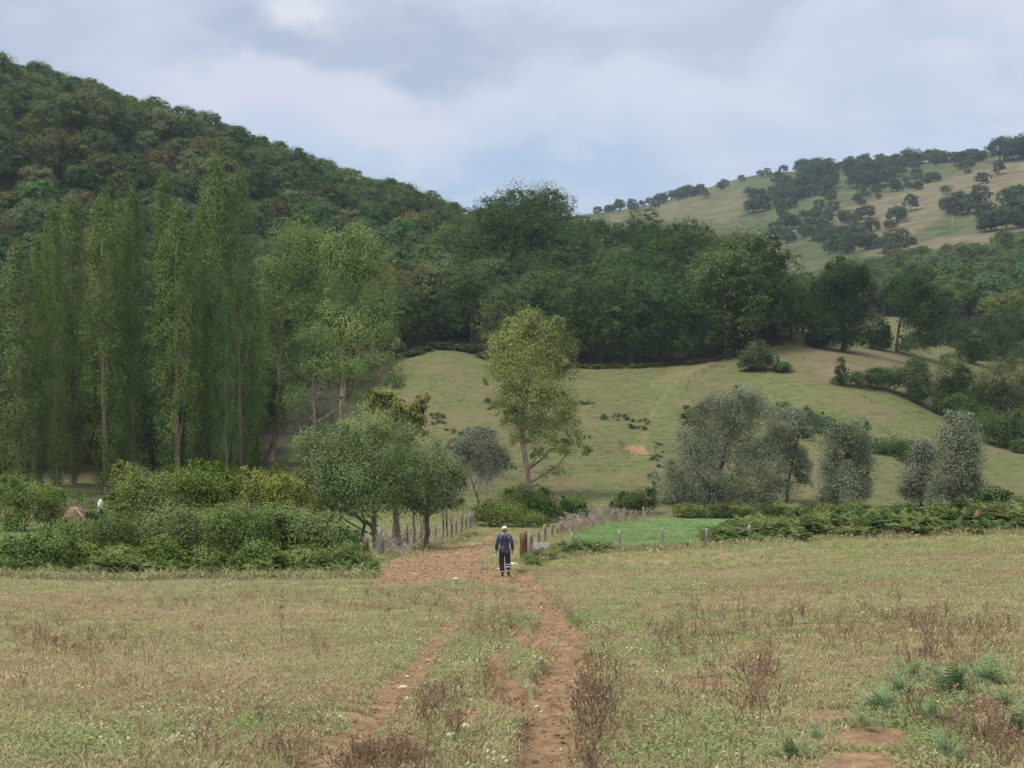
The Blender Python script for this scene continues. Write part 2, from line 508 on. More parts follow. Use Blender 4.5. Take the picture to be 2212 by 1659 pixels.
def leaf_mat(name, lo, hi, var=0.25, trans_amt=0.22, rough=0.6, odd=None, odd_amt=0.0):
    """leaf colour between lo and hi by the leaf's own tint, shifted a little from plant to plant"""
    m, t = new_mat(name)
    at_ = t.n('ShaderNodeAttribute', attribute_name='tint', attribute_type='GEOMETRY')
    gn = GAIN.get(name, 1.2)
    lo = tuple(v * gn for v in lo); hi = tuple(v * gn for v in hi)
    c = t.mix(at_.outputs['Fac'], lo, hi)
    if odd:
        c = t.mix(t.math('MULTIPLY', t.step(at_.outputs['Fac'], 0.80, 0.97), odd_amt), c, odd)
    oi = t.n('ShaderNodeObjectInfo')
    hs = t.n('ShaderNodeHueSaturation')
    t.put(t.math('MULTIPLY_ADD', oi.outputs['Random'], 0.05 * var * 4, 0.5 - 0.025 * var * 4), hs.inputs['Hue'])
    t.put(t.math('MULTIPLY_ADD', t.math('FRACT', t.math('MULTIPLY', oi.outputs['Random'], 7.31)), 2 * var, 1 - var), hs.inputs['Value'])
    t.put(t.math('MULTIPLY_ADD', t.math('FRACT', t.math('MULTIPLY', oi.outputs['Random'], 13.7)), var, 1 - 0.5 * var), hs.inputs['Saturation'])
    t.l(c, hs.inputs['Color'])
    finish(t, hs.outputs[0], rough, 0.08, trans=hs.outputs[0], trans_amt=trans_amt)
    return m


def bark_mat(name, a, b, scale=6.0):
    m, t = new_mat(name)
    tc = t.n('ShaderNodeTexCoord').outputs['Object']
    mp = t.n('ShaderNodeMapping'); mp.inputs['Scale'].default_value = (1, 1, 0.25)
    t.l(tc, mp.inputs[0])
    nz = t.noise(mp.outputs[0], scale, 6, 0.6)
    finish(t, t.mix(t.step(nz, 0.35, 0.65), a, b), 0.9, 0.1, bump=nz, bump_d=0.03)
    return m


def flat_mat(name, a, b=None, scale=20.0, rough=0.85, bump_d=0.004):
    m, t = new_mat(name)
    tc = t.n('ShaderNodeTexCoord').outputs['Object']
    nz = t.noise(tc, scale, 5, 0.6)
    finish(t, t.mix(t.step(nz, 0.3, 0.7), a, b or a), rough, 0.2, bump=nz, bump_d=bump_d)
    return m


def inst_mat(name, trans_amt=0.25):
    """takes its colour from the scattered plant's own colour"""
    m, t = new_mat(name)
    a = t.n('ShaderNodeAttribute', attribute_name='col', attribute_type='INSTANCER')
    b = t.n('ShaderNodeAttribute', attribute_name='tint', attribute_type='GEOMETRY')
    f = t.math('MULTIPLY_ADD', b.outputs['Fac'], 0.45, 0.78)
    c = t.vmath('SCALE', a.outputs['Vector'], scale=f)
    finish(t, c, 0.75, 0.15, trans=c, trans_amt=trans_amt)
    return m


M = {}
M['oak'] = leaf_mat('oak_leaves', (0.028, 0.048, 0.018), (0.075, 0.105, 0.036), 0.30)
M['olive'] = leaf_mat('olive_leaves', (0.045, 0.058, 0.018), (0.115, 0.120, 0.040), 0.28)
M['rusty'] = leaf_mat('rusty_leaves', (0.055, 0.050, 0.020), (0.140, 0.112, 0.045), 0.22)
M['beech'] = leaf_mat('beech_leaves', (0.022, 0.042, 0.014), (0.062, 0.098, 0.028), 0.22)
M['darkoak'] = leaf_mat('dark_oak_leaves', (0.020, 0.040, 0.013), (0.058, 0.090, 0.026), 0.12)
M['palebeech'] = leaf_mat('light_beech_leaves', (0.04, 0.065, 0.02), (0.105, 0.135, 0.045), 0.2)  # naturally paler leaf tone of some beeches
M['column'] = leaf_mat('column_poplar_leaves', (0.037, 0.060, 0.019), (0.098, 0.140, 0.042), 0.10, odd=(0.20, 0.19, 0.04), odd_amt=0.35)
M['poplar'] = leaf_mat('poplar_leaves', (0.065, 0.095, 0.028), (0.16, 0.205, 0.065), 0.15, odd=(0.24, 0.22, 0.05), odd_amt=0.5)
M['lone'] = leaf_mat('lone_poplar_leaves', (0.085, 0.110, 0.030), (0.205, 0.235, 0.080), 0.05, odd=(0.30, 0.26, 0.06), odd_amt=0.6)
M['willow'] = leaf_mat('willow_leaves', (0.112, 0.136, 0.080), (0.235, 0.270, 0.178), 0.12, rough=0.5)
M['greywillow'] = leaf_mat('grey_willow_leaves', (0.100, 0.120, 0.082), (0.210, 0.235, 0.172), 0.10)
M['orchard'] = leaf_mat('orchard_leaves', (0.055, 0.080, 0.028), (0.150, 0.185, 0.075), 0.15, odd=(0.30, 0.30, 0.12), odd_amt=0.5)
M['mulberry'] = leaf_mat('mulberry_leaves', (0.075, 0.095, 0.025), (0.19, 0.20, 0.055), 0.1, odd=(0.32, 0.26, 0.05), odd_amt=0.7)
M['shrub'] = leaf_mat('shrub_leaves', (0.060, 0.095, 0.020), (0.155, 0.210, 0.050), 0.12)
M['yellowshrub'] = leaf_mat('yellow_shrub_leaves', (0.085, 0.105, 0.020), (0.195, 0.215, 0.050), 0.12)
M['bramble'] = leaf_mat('bramble_leaves', (0.050, 0.076, 0.021), (0.140, 0.182, 0.056), 0.14, odd=(0.30, 0.22, 0.16), odd_amt=0.75)
M['ivy'] = leaf_mat('ivy_leaves', (0.030, 0.055, 0.014), (0.090, 0.145, 0.035), 0.10)
M['hedge'] = leaf_mat('hedge_leaves', (0.035, 0.062, 0.018), (0.10, 0.14, 0.045), 0.25)
M['farleaf'] = leaf_mat('far_tree_leaves', (0.032, 0.055, 0.024), (0.085, 0.115, 0.045), 0.22)
M['galega'] = leaf_mat('blue_green_leaves', (0.085, 0.130, 0.060), (0.18, 0.245, 0.12), 0.05)
M['greenweed'] = leaf_mat('green_weed_leaves', (0.10, 0.14, 0.05), (0.20, 0.25, 0.10), 0.1)
M['deadstem'] = leaf_mat('dead_stems', (0.15, 0.095, 0.062), (0.30, 0.21, 0.145), 0.12, 0.1)
M['deadflower'] = leaf_mat('dead_flower_heads', (0.38, 0.33, 0.28), (0.72, 0.66, 0.60), 0.1, 0.1)
M['bark'] = bark_mat('grey_brown_bark', (0.10, 0.075, 0.055), (0.24, 0.19, 0.145))
M['palebark'] = bark_mat('pale_poplar_bark', (0.20, 0.145, 0.105), (0.40, 0.31, 0.24), 3.0)
M['darkbark'] = bark_mat('dark_bark', (0.045, 0.036, 0.03), (0.11, 0.09, 0.07))
M['deadwood'] = bark_mat('bare_dead_wood', (0.30, 0.26, 0.23), (0.52, 0.47, 0.43), 9)
M['post'] = bark_mat('weathered_post', (0.14, 0.115, 0.095), (0.31, 0.27, 0.225), 9)
M['redpost'] = bark_mat('red_brown_post', (0.10, 0.05, 0.035), (0.20, 0.105, 0.075), 9)
M['concrete'] = flat_mat('grey_concrete', (0.20, 0.185, 0.165), (0.34, 0.32, 0.29), 25)
M['wire'] = flat_mat('rusty_wire', (0.10, 0.075, 0.06), (0.17, 0.13, 0.10), 40)
M['stone'] = flat_mat('pale_stone', (0.33, 0.28, 0.22), (0.52, 0.46, 0.39), 14, bump_d=0.01)
M['white'] = flat_mat('white_plastic', (0.74, 0.75, 0.76), (0.82, 0.82, 0.82), 9, 0.5)
M['hay'] = flat_mat('old_hay', (0.20, 0.145, 0.10), (0.36, 0.28, 0.20), 30, bump_d=0.05)
M['dung'] = flat_mat('dung', (0.07, 0.045, 0.03), (0.12, 0.08, 0.055), 18, bump_d=0.02)
M['inst'] = inst_mat('grass_blades')
M['inst_dry'] = inst_mat('dry_plant', 0.1)


def ground_material():
    m, t = new_mat('ground_cover')
    tc = t.n('ShaderNodeTexCoord').outputs['Object']
    A = t.n('ShaderNodeAttribute', attribute_name='cover_a')
    B = t.n('ShaderNodeAttribute', attribute_name='cover_b')
    sa = t.n('ShaderNodeSeparateColor'); t.l(A.outputs['Color'], sa.inputs[0])
    sb = t.n('ShaderNodeSeparateColor'); t.l(B.outputs['Color'], sb.inputs[0])
    soil, green, lush = sa.outputs[0], sa.outputs[1], sa.outputs[2]
    wood, tan, scrub = sb.outputs[0], sb.outputs[1], sb.outputs[2]
    nA = t.noise(tc, 0.55, 5, 0.6); nB = t.noise(tc, 4.0, 5, 0.65); nC = t.noise(tc, 30.0, 4, 0.7); nD = t.noise(tc, 0.09, 5, 0.55)
    dry = t.mix(t.step(nB, 0.35, 0.65), (0.21, 0.17, 0.095), (0.31, 0.255, 0.15))
    dry = t.mix(t.math('MULTIPLY', t.step(nA, 0.5, 0.68), 0.5), dry, (0.20, 0.135, 0.08))
    grn = t.mix(t.step(nB, 0.35, 0.65), (0.11, 0.13, 0.045), (0.18, 0.195, 0.075))
    gf = t.step(t.math('ADD', green, t.math('MULTIPLY', t.math('SUBTRACT', nB, 0.5), 0.7)), 0.2, 0.85)
    c = t.mix(gf, dry, grn)
    # low dark tussocks and cropped patches on the far meadow
    c = t.mix(t.math('MULTIPLY', t.step(nD, 0.52, 0.66), 0.4), c, (0.15, 0.135, 0.06))
    far = t.n('ShaderNodeAttribute', attribute_name='cover_b').outputs['Alpha']
    mp = t.n('ShaderNodeMapping'); mp.inputs['Scale'].default_value = (0.5, 1.2, 0.5)
    t.l(tc, mp.inputs[0])
    nE = t.noise(mp.outputs[0], 1.1, 6, 0.65)
    md = t.mix(t.step(nE, 0.34, 0.66), (0.074, 0.080, 0.034), (0.128, 0.124, 0.062))
    md = t.mix(t.math('MULTIPLY', gf, 0.75), md, t.mix(t.step(nE, 0.35, 0.65), (0.078, 0.097, 0.036), (0.124, 0.140, 0.056)))
    md = t.mix(t.math('MULTIPLY', t.step(nD, 0.50, 0.62), 0.5), md, (0.145, 0.115, 0.066))
    c = t.mix(far, c, md)
    c = t.mix(lush, c, t.mix(t.step(nB, 0.3, 0.7), (0.100, 0.165, 0.058), (0.155, 0.225, 0.088)))
    c = t.mix(tan, c, t.mix(t.step(nD, 0.35, 0.65), (0.130, 0.096, 0.066), (0.190, 0.146, 0.102)))
    c = t.mix(scrub, c, t.mix(t.step(nD, 0.35, 0.65), (0.042, 0.057, 0.024), (0.082, 0.090, 0.040)))
    sl = t.mix(t.step(nB, 0.35, 0.7), (0.160, 0.108, 0.061), (0.300, 0.206, 0.122))
    sl = t.mix(t.step(nC, 0.5, 0.75), sl, (0.37, 0.25, 0.16))
    sl = t.mix(t.math('MULTIPLY', t.step(nC, 0.42, 0.28), 0.6), sl, (0.11, 0.06, 0.035))
    sf = t.step(t.math('ADD', soil, t.math('MULTIPLY', t.math('SUBTRACT', nB, 0.5), 0.8)), 0.38, 0.62)
    c = t.mix(sf, c, sl)
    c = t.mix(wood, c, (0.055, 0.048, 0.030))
    hgt = t.math('ADD', t.math('MULTIPLY', nB, 0.6), t.math('MULTIPLY', nC, 0.4))
    finish(t, c, 0.95, 0.05, bump=hgt, bump_d=0.09)
    return m


# ------------------------------------------------------------------ ground sheet
fov_az = np.arange(-32, 32.001, 0.15)
side = np.concatenate([np.linspace(32.8, 60, 24), np.linspace(63, 180, 36)])
az_deg = np.concatenate([-side[::-1][1:], fov_az, side])
rr_ = np.concatenate([np.geomspace(0.45, 6, 36)[:-1], np.geomspace(6, 72, 320)[:-1], np.geomspace(72, 270, 130)[:-1], np.geomspace(270, 1595, 150)])
AZ, RR = np.meshgrid(np.radians(az_deg), rr_, indexing='ij')
gx, gy = (RR * np.sin(AZ)).ravel(), (RR * np.cos(AZ)).ravel()
gz = height(gx, gy)
ms = masks(gx, gy, base_height(gx, gy))
na, nr = len(az_deg), len(rr_)
ii, jj = np.meshgrid(np.arange(na - 1), np.arange(nr - 1), indexing='ij')
a0 = (ii * nr + jj).ravel()
faces = np.stack([a0, a0 + nr, a0 + nr + 1, a0 + 1], 1)[:, ::-1]
wr = np.arange(nr - 1)
last = (na - 1) * nr + wr
faces = np.concatenate([faces, np.stack([last, wr, wr + 1, last + 1], 1)[:, ::-1]])
one = np.ones_like(gx)
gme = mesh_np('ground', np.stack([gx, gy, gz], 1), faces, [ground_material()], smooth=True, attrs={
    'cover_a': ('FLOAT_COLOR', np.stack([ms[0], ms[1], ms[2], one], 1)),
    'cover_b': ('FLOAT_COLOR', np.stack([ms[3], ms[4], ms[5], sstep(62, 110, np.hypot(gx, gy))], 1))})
ground = tag(link('ground', gme), 'grassy valley floor, meadow and hills', kind='structure')


# ------------------------------------------------------------------ foliage and wood builders
class Wood:
    """collects tapered tubes"""
    def __init__(self):
        self.V, self.F, self.n = [], [], 0

    def tube(self, pts, radii, sides=7, cap=True):
        pts = np.asarray(pts, float); radii = np.asarray(radii, float)
        n = len(pts)
        tg = np.gradient(pts, axis=0)
        tg /= np.linalg.norm(tg, axis=1)[:, None] + 1e-9
        ref = np.array([0.0, 0, 1]) if abs(tg[0][2]) < 0.9 else np.array([0.0, 1, 0])
        u = np.cross(tg, ref); u /= np.linalg.norm(u, axis=1)[:, None] + 1e-9
        v = np.cross(tg, u)
        th = np.linspace(0, 2 * math.pi, sides, endpoint=False)
        ring = pts[:, None, :] + radii[:, None, None] * (np.cos(th)[None, :, None] * u[:, None, :] + np.sin(th)[None, :, None] * v[:, None, :])
        self.V.append(ring.reshape(-1, 3))
        for i in range(n - 1):
            for k in range(sides):
                a = self.n + i * sides + k; b = self.n + i * sides + (k + 1) % sides
                self.F.append((a, b, b + sides, a + sides))
        if cap:
            tip = self.n + (n - 1) * sides
            for k in range(1, sides - 1, 2):
                self.F.append((tip, tip + k, tip + k + 1, tip + (k + 2) % sides if k + 2 < sides else tip + k + 1))
            self.F = [f if len(set(f)) == 4 else None for f in self.F]
            self.F = [f for f in self.F if f]
        self.n += n * sides

    def box(self, c, s, rz=0.0, lean=(0, 0)):
        c = np.asarray(c, float); s = np.asarray(s, float) / 2
        q = np.array([[-1, -1, -1], [1, -1, -1], [1, 1, -1], [-1, 1, -1], [-1, -1, 1], [1, -1, 1], [1, 1, 1], [-1, 1, 1]], float) * s
        q[:, 0] += lean[0] * (q[:, 2] + s[2]); q[:, 1] += lean[1] * (q[:, 2] + s[2])
        cs, sn = math.cos(rz), math.sin(rz)
        q = np.stack([q[:, 0] * cs - q[:, 1] * sn, q[:, 0] * sn + q[:, 1] * cs, q[:, 2]], 1) + c
        self.V.append(q)
        for f in ((3, 2, 1, 0), (4, 5, 6, 7), (0, 1, 5, 4), (1, 2, 6, 5), (2, 3, 7, 6), (3, 0, 4, 7)):
            self.F.append(tuple(self.n + k for k in f))
        self.n += 8

    def arrays(self):
        return np.concatenate(self.V), np.array(self.F, np.int32)

    def mesh(self, name, mat, smooth=True):
        V, Fc = self.arrays()
        return mesh_np(name, V, Fc, [mat], smooth=smooth)


def leaf_cards(pos, nrm, along, L, W):
    """folded diamond leaves"""
    n = len(pos)
    along = along - (along * nrm).sum(1)[:, None] * nrm
    along /= np.linalg.norm(along, axis=1)[:, None] + 1e-9
    sidev = np.cross(nrm, along)
    L = np.asarray(L)[:, None]; W = np.asarray(W)[:, None]
    b = pos - along * L * 0.5
    t = pos + along * L * 0.5 - nrm * L * 0.12
    s1 = pos + sidev * W * 0.5 - along * L * 0.08 + nrm * L * 0.06
    s2 = pos - sidev * W * 0.5 - along * L * 0.08 + nrm * L * 0.06
    V = np.stack([b, s1, t, s2], 1).reshape(-1, 3)
    Fc = (np.arange(n)[:, None] * 4 + np.array([0, 1, 2, 3])[None]).astype(np.int32)
    return V, Fc


def rand_dirs(g, n):
    v = g.normal(size=(n, 3))
    return v / (np.linalg.norm(v, axis=1)[:, None] + 1e-9)


def crown(seed, lobes, n, L, aspect=0.6, clump=0.16, per=26, inner=0.5, up=0.5, droop=0.0, flat=1.0, tall=1.0):
    """leaves in small clumps through the shells of several lobes (cx, cy, cz, rx, ry, rz)"""
    n = int(n * 1.5); L = L * 0.74
    g = np.random.default_rng(seed)
    lb = np.asarray(lobes, float)
    area = (lb[:, 3] * lb[:, 4] + lb[:, 3] * lb[:, 5] + lb[:, 4] * lb[:, 5])
    nc = max(4, n // per)
    which = g.choice(len(lb), nc, p=area / area.sum())
    dirs = rand_dirs(g, nc)
    dirs[:, 2] = np.where(dirs[:, 2] < -0.55, -dirs[:, 2], dirs[:, 2])
    rad = inner + (1.05 - inner) * np.sqrt(g.random(nc))
    rad = np.minimum(rad * (1 + 0.10 * g.normal(size=nc)), 1.07)
    sz = lb[which, 3:6]
    cpos = lb[which, 0:3] + dirs * sz * rad[:, None]
    ltint = g.normal(size=len(lb)) * 0.13
    ctint = np.clip(0.45 + ltint[which] + 0.11 * g.normal(size=nc), 0, 1)
    k = g.integers(0, nc, n)
    cs = clump * sz.mean(1)[k][:, None]
    off = np.clip(g.normal(size=(n, 3)), -1.7, 1.7) * cs * np.array([1, 1, flat * tall])
    pos = cpos[k] + off
    pos[:, 2] -= droop * np.abs(off[:, 0:2]).sum(1)
    nrm = 1.15 * dirs[k] + np.array([0, 0, up]) + 0.5 * rand_dirs(g, n)
    nrm /= np.linalg.norm(nrm, axis=1)[:, None]
    along = rand_dirs(g, n) + np.array([0, 0, -0.5 if tall <= 1 else 1.4])
    sizes = L * (0.65 + 0.7 * g.random(n))
    V, Fc = leaf_cards(pos, nrm, along, sizes, sizes * aspect)
    tint = np.clip(ctint[k] + 0.10 * g.normal(size=n) + 0.5 * (g.random(n) > .985), 0, 1)
    return V, Fc, np.repeat(tint, 4)


def crown_mesh(name, mat, *a, **kw):
    V, Fc, tint = crown(*a, **kw)
    return mesh_np(name, V, Fc, [mat], attrs={'tint': ('FLOAT', tint)})


def limb(w, g, p0, p1, r0, r1, sag=0.12, segs=5, sides=6, wob=0.04):
    p0, p1 = np.asarray(p0, float), np.asarray(p1, float)
    ln = np.linalg.norm(p1 - p0)
    ts = np.linspace(0, 1, segs)
    pts = p0 + (p1 - p0) * ts[:, None]
    pts[:, 2] += sag * ln * np.sin(ts * math.pi)
    pts[1:-1] += g.normal(size=(segs - 2, 3)) * wob * ln
    w.tube(pts, r0 + (r1 - r0) * ts, sides)


# ------------------------------------------------------------------ woodland trees (each one object; trunks are lost in the canopy)
def woodland_mesh(name, seed, hgt, rad, n, L, leafmat, nl=11, skirt=0.25, flat=0.8):
    g = np.random.default_rng(seed)
    lobes = []
    cz, rz = hgt * (0.5 + 0.5 * skirt), hgt * (0.5 - 0.45 * skirt)
    lobes.append((0, 0, cz, rad * 0.80, rad * 0.80, rz * 0.86))
    for i in range(nl):
        a = i * 2.4 + g.random() * 0.8
        el = math.asin(-0.45 + 1.4 * (i + 0.5) / nl)
        rl_ = rad * (0.26 + 0.16 * g.random())
        lobes.append((rad * 0.72 * math.cos(el) * math.cos(a), rad * 0.72 * math.cos(el) * math.sin(a), cz + rz * 0.76 * math.sin(el), rl_, rl_, rl_ * flat))
    V, Fc, tint = crown(seed, lobes, n, L, 0.62, clump=0.14, per=22, inner=0.78, up=0.5, flat=0.8)
    w = Wood()
    w.tube([(0, 0, -1.5), (0.1, 0, hgt * 0.3), (0.1, 0.1, hgt * 0.75)], [rad * 0.075, rad * 0.055, 0.03], 6)
    WV, WF = w.arrays()
    nV = len(V)
    return mesh_np(name, np.concatenate([V, WV]), np.concatenate([Fc, WF + nV]), [leafmat, M['darkbark']],
                   np.concatenate([np.zeros(len(Fc)), np.ones(len(WF))]), attrs={'tint': ('FLOAT', np.concatenate([tint, np.zeros(len(WV))]))})


hill_var = [woodland_mesh('woodland_tree_shape', 100 + i, h_, r_ * 1.05, 6000, 0.44, M[mt]) for i, (h_, r_, mt) in enumerate(
    [(11, 3.9, 'oak'), (12.5, 4.3, 'oak'), (10, 4.4, 'oak'), (11.5, 4.0, 'olive'), (10.5, 4.3, 'olive'), (10.5, 4.1, 'rusty'), (11.5, 4.2, 'oak')])]
beech_var = [woodland_mesh('beech_tree_shape', 140 + i, h_, r_, 7000, 0.42, M[mt], nl=22, skirt=-0.22, flat=0.62) for i, (h_, r_, mt) in enumerate(
    [(16, 6.3, 'beech'), (17.5, 6.6, 'beech'), (15, 6.8, 'beech'), (16, 6.0, 'palebeech')])]
far_var = [woodland_mesh('far_tree_shape', 170 + i, h_, r_, 1900, 0.85, M['farleaf'], nl=8, skirt=0.0) for i, (h_, r_) in enumerate(
    [(9, 4.6), (11, 5.0), (7.5, 4.4), (10, 6.0)])]

# visible part of the wooded slopes
skyline = {}


def visible(px, d, top, slack=0.001):
    """does a crown top at depth d on bearing px show over the canopy in front of it"""
    key = int(px // 25)
    if key not in skyline:
        ds = np.arange(60, 1500, 4.0)
        xs = (key * 25 + 12 - CX) / F * ds
        zz = base_height(xs, ds)
        we = float(wood_edge(key * 25 + 12))
        canopy = np.where((ds > we) & (ds < 420), 6.5, 0.0) if key * 25 < 1745 else np.zeros_like(ds)
        el = (zz + canopy - EYE) / ds
        skyline[key] = (ds, np.maximum.accumulate(el))
    ds, cm = skyline[key]
    i = int(np.searchsorted(ds, d - 5)) - 1
    return i < 0 or (top - EYE) / d > cm[i] - slack


def jitter_grid(x0, x1, y0, y1, sp, g):
    out = []
    ny = int((y1 - y0) / (sp * 0.87)); nx = int((x1 - x0) / sp) + 1
    for j in range(ny):
        for i in range(nx):
            out.append((x0 + (i + 0.5 * (j % 2)) * sp + g.uniform(-.3, .3) * sp, y0 + j * sp * 0.87 + g.uniform(-.3, .3) * sp))
    return out


g = np.random.default_rng(11)
pts = np.array(jitter_grid(-190, 20, 112, 420, 7.9, g))
pxs, _ = project(pts[:, 0], pts[:, 1], base_height(pts[:, 0], pts[:, 1]))
zs = height(pts[:, 0], pts[:, 1])
hillside, beyond = [], []
for (x, y), px, z in zip(pts, pxs, zs):
    if px < -140 or px > 1075 or y < wood_edge(px) + 3 + (4 if px > 560 else 0):
        continue
    if px > 985 and y < 262 - 0.0 * px:      # the dark wood on the right has its own trees
        continue
    if not visible(px, y, z + 11, 0.014):
        continue
    hillside.append((y, x, z, px))
hillside.sort()
print('HILLSIDE', len(hillside))
LAB = {'oak': 'dark green broadleaf tree crowded in the wood on the steep slope behind the poplars',
       'olive': 'olive green broadleaf tree crowded in the wood on the steep slope behind the poplars',
       'rusty': 'brownish turning tree among green ones on the steep wooded slope'}


def hill_pick(px, y, g):
    """browner and more olive crowns low on the left, darker ones towards the ridge and the right"""
    rust = 0.20 * math.exp(-((px - 60) / 150.0) ** 2 - ((y - 225) / 55.0) ** 2) + 0.02
    oli = 0.42 * math.exp(-((px - 150) / 350.0) ** 2 - ((y - 190) / 80.0) ** 2) + 0.10
    u = g.random()
    if u < rust:
        return 5
    if u < rust + oli:
        return 3 + int(g.integers(0, 2))
    return int(g.choice([0, 1, 2, 6]))


shown = [h for h in hillside if h[3] > -30 and not (h[3] < 560 and h[0] < 155) and visible(h[3], h[0], h[2] + 11)]     # rows lost behind the poplars stay in the mass
keep = set(id(h) for h in shown[:300])
mass = [h for h in hillside if id(h) not in keep]
for h in hillside:
    if id(h) not in keep:
        continue
    y, x, z, px = h
    v = hill_pick(px, y, g)
    o = link('broadleaf_tree', hill_var[v])
    s = g.uniform(0.8, 1.15)
    o.location = (x, y, z - 0.4); o.rotation_euler = (0, 0, g.uniform(0, 6.28)); o.scale = (s, s, s * g.uniform(0.9, 1.15))
    mt = 'rusty' if v == 5 else ('olive' if v in (3, 4) else 'oak')
    zx = 'above the leftmost poplars' if px < 220 else ('above the tallest poplar' if px < 540 else ('above the round poplars' if px < 830 else 'in the hazy dip beside the mound'))
    rg = np.interp(px, [0, 400, 800, 1090], [300, 310, 340, 380])
    zy = 'on the ridge' if y > rg - 12 else ('high on the slope' if y > rg - 60 else ('halfway up the slope' if y > rg - 110 else 'low on the slope'))
    cn = {'oak': 'dark green', 'olive': 'olive green', 'rusty': 'brownish'}[mt]
    tag(o, cn + ' tree ' + zy.replace('the slope', 'the wooded slope').replace('on the ridge', 'on the wooded ridge') + ', ' + zx, 'tree', cn + ' trees ' + zy + ' ' + zx)


def scatter(name, P, rot, scl, col, protos, idx, label, kind='stuff', cat=None):
    """points that carry rotation, size, colour and shape number, instanced by geometry nodes on ONE object"""
    me = bpy.data.meshes.new(name)
    P = np.asarray(P, np.float32)
    me.vertices.add(len(P)); me.vertices.foreach_set('co', P.ravel())
    for nm, typ, key, arr in (('rot', 'FLOAT_VECTOR', 'vector', rot), ('scl', 'FLOAT', 'value', scl), ('col', 'FLOAT_VECTOR', 'vector', col)):
        a = me.attributes.new(nm, typ, 'POINT'); a.data.foreach_set(key, np.asarray(arr, np.float32).ravel())
    a = me.attributes.new('idx', 'INT', 'POINT'); a.data.foreach_set('value', np.asarray(idx, np.int32))
    o = link(name, me)
    ng = bpy.data.node_groups.new(name + '_scatter', 'GeometryNodeTree')
    ng.interface.new_socket('Geometry', in_out='INPUT', socket_type='NodeSocketGeometry')
    ng.interface.new_socket('Geometry', in_out='OUTPUT', socket_type='NodeSocketGeometry')
    N = ng.nodes
    gi, go = N.new('NodeGroupInput'), N.new('NodeGroupOutput')
    iop = N.new('GeometryNodeInstanceOnPoints')
    jn = N.new('GeometryNodeJoinGeometry')
    for pm in reversed(protos):
        po = bpy.data.objects.new(name + '_shape', pm)
        oi = N.new('GeometryNodeObjectInfo'); oi.transform_space = 'ORIGINAL'
        oi.inputs[0].default_value = po
        gt = N.new('GeometryNodeGeometryToInstance')
        ng.links.new(oi.outputs['Geometry'], gt.inputs[0]); ng.links.new(gt.outputs[0], jn.inputs[0])

    def named(nm, typ):
        nd = N.new('GeometryNodeInputNamedAttribute'); nd.data_type = typ
        nd.inputs[0].default_value = nm
        return nd.outputs[0]
    ng.links.new(gi.outputs[0], iop.inputs['Points'])
    ng.links.new(jn.outputs[0], iop.inputs['Instance'])
    iop.inputs['Pick Instance'].default_value = True
    ng.links.new(named('idx', 'INT'), iop.inputs['Instance Index'])
    e2r = N.new('FunctionNodeEulerToRotation')
    ng.links.new(named('rot', 'FLOAT_VECTOR'), e2r.inputs[0])
    ng.links.new(e2r.outputs[0], iop.inputs['Rotation'])
    ng.links.new(named('scl', 'FLOAT'), iop.inputs['Scale'])
    ng.links.new(iop.outputs[0], go.inputs[0])
    md = o.modifiers.new('scatter', 'NODES'); md.node_group = ng
    return tag(o, label, cat, None, kind)


def scat_rot(g, n, tilt=0.1):
    return np.stack([g.normal(size=n) * tilt, g.normal(size=n) * tilt, g.uniform(0, 6.28, n)], 1)


if mass:
    mp_ = np.array([(h[1], h[0], h[2] - 0.4) for h in mass])
    scatter('forest', mp_, scat_rot(g, len(mp_), 0.0), g.uniform(0.8, 1.15, len(mp_)), np.ones((len(mp_), 3)), hill_var,
            [hill_pick(h[3], h[0], g) for h in mass], 'mass of trees closing the wood along its ridge')

# the dark beech wood on the mound in the middle
g = np.random.default_rng(12)
pts = np.array(jitter_grid(-10, 70, 190, 285, 7.8, g))
# a denser front row along the meadow's edge
front = [((px - CX) / F * (wood_edge(px) + 4.5 + g.uniform(-1, 1.5)), wood_edge(px) + 4.5 + g.uniform(-1, 1.5)) for px in range(885, 1745, 68)]
n_mound = 0
for k, (x, y) in enumerate(list(front) + [tuple(p) for p in pts]):
    z = H(x, y)
    px = float(project(np.array([x]), np.array([y]), np.array([z]))[0][0])
    is_front = k < len(front)
    if not is_front and (px < 985 or px > 1735 or y < wood_edge(px) + 9 or y > 262 or not visible(px, y, z + 14)):
        continue
    pale_leaf = g.random() < 0.16  # a few trees at random carry the paler leaves
    o = link('beech_tree', beech_var[3 if pale_leaf else int(g.integers(0, 3))])
    s = g.uniform(0.75, 1.08) * (0.85 if px > 1650 else 1.0)
    if is_front and px < 1000:
        s *= 0.8
    if px > 1560:
        s *= 1.22
    elif px < 1225 and y > 228:
        s *= 1.2
    elif 1225 <= px < 1480 and y > 225:
        s *= 0.86
    o.location = (x, y, z - 0.5); o.rotation_euler = (0, 0, g.uniform(0, 6.28)); o.scale = (s, s, s * g.uniform(0.85, 1.05))
    n_mound += 1
    if is_front:
        nth = ('leftmost', 'second', 'third', 'fourth', 'fifth', 'sixth', 'seventh', 'eighth', 'ninth', 'tenth', 'eleventh', 'twelfth', 'thirteenth')[min(k, 12)]
        tag(o, nth + (' tree' if k == 0 else ' tree from the left') + ' in the front row of the dark wood along the meadow', 'tree', 'trees in the front row of the dark wood')
    else:
        zx = 'on the left flank' if px < 1150 else ('in the middle' if px < 1400 else 'on the right flank')
        zy = ' of the wooded mound, on its skyline' if y > 240 else (' of the wooded mound, just behind the front row' if y < 212 else ' of the wooded mound, halfway up')
        tag(o, ('paler green' if pale_leaf else 'dark green') + ' tree ' + zx + zy, 'tree', ('paler' if pale_leaf else 'dark') + ' trees ' + zx + zy)
print('MOUND', n_mound)

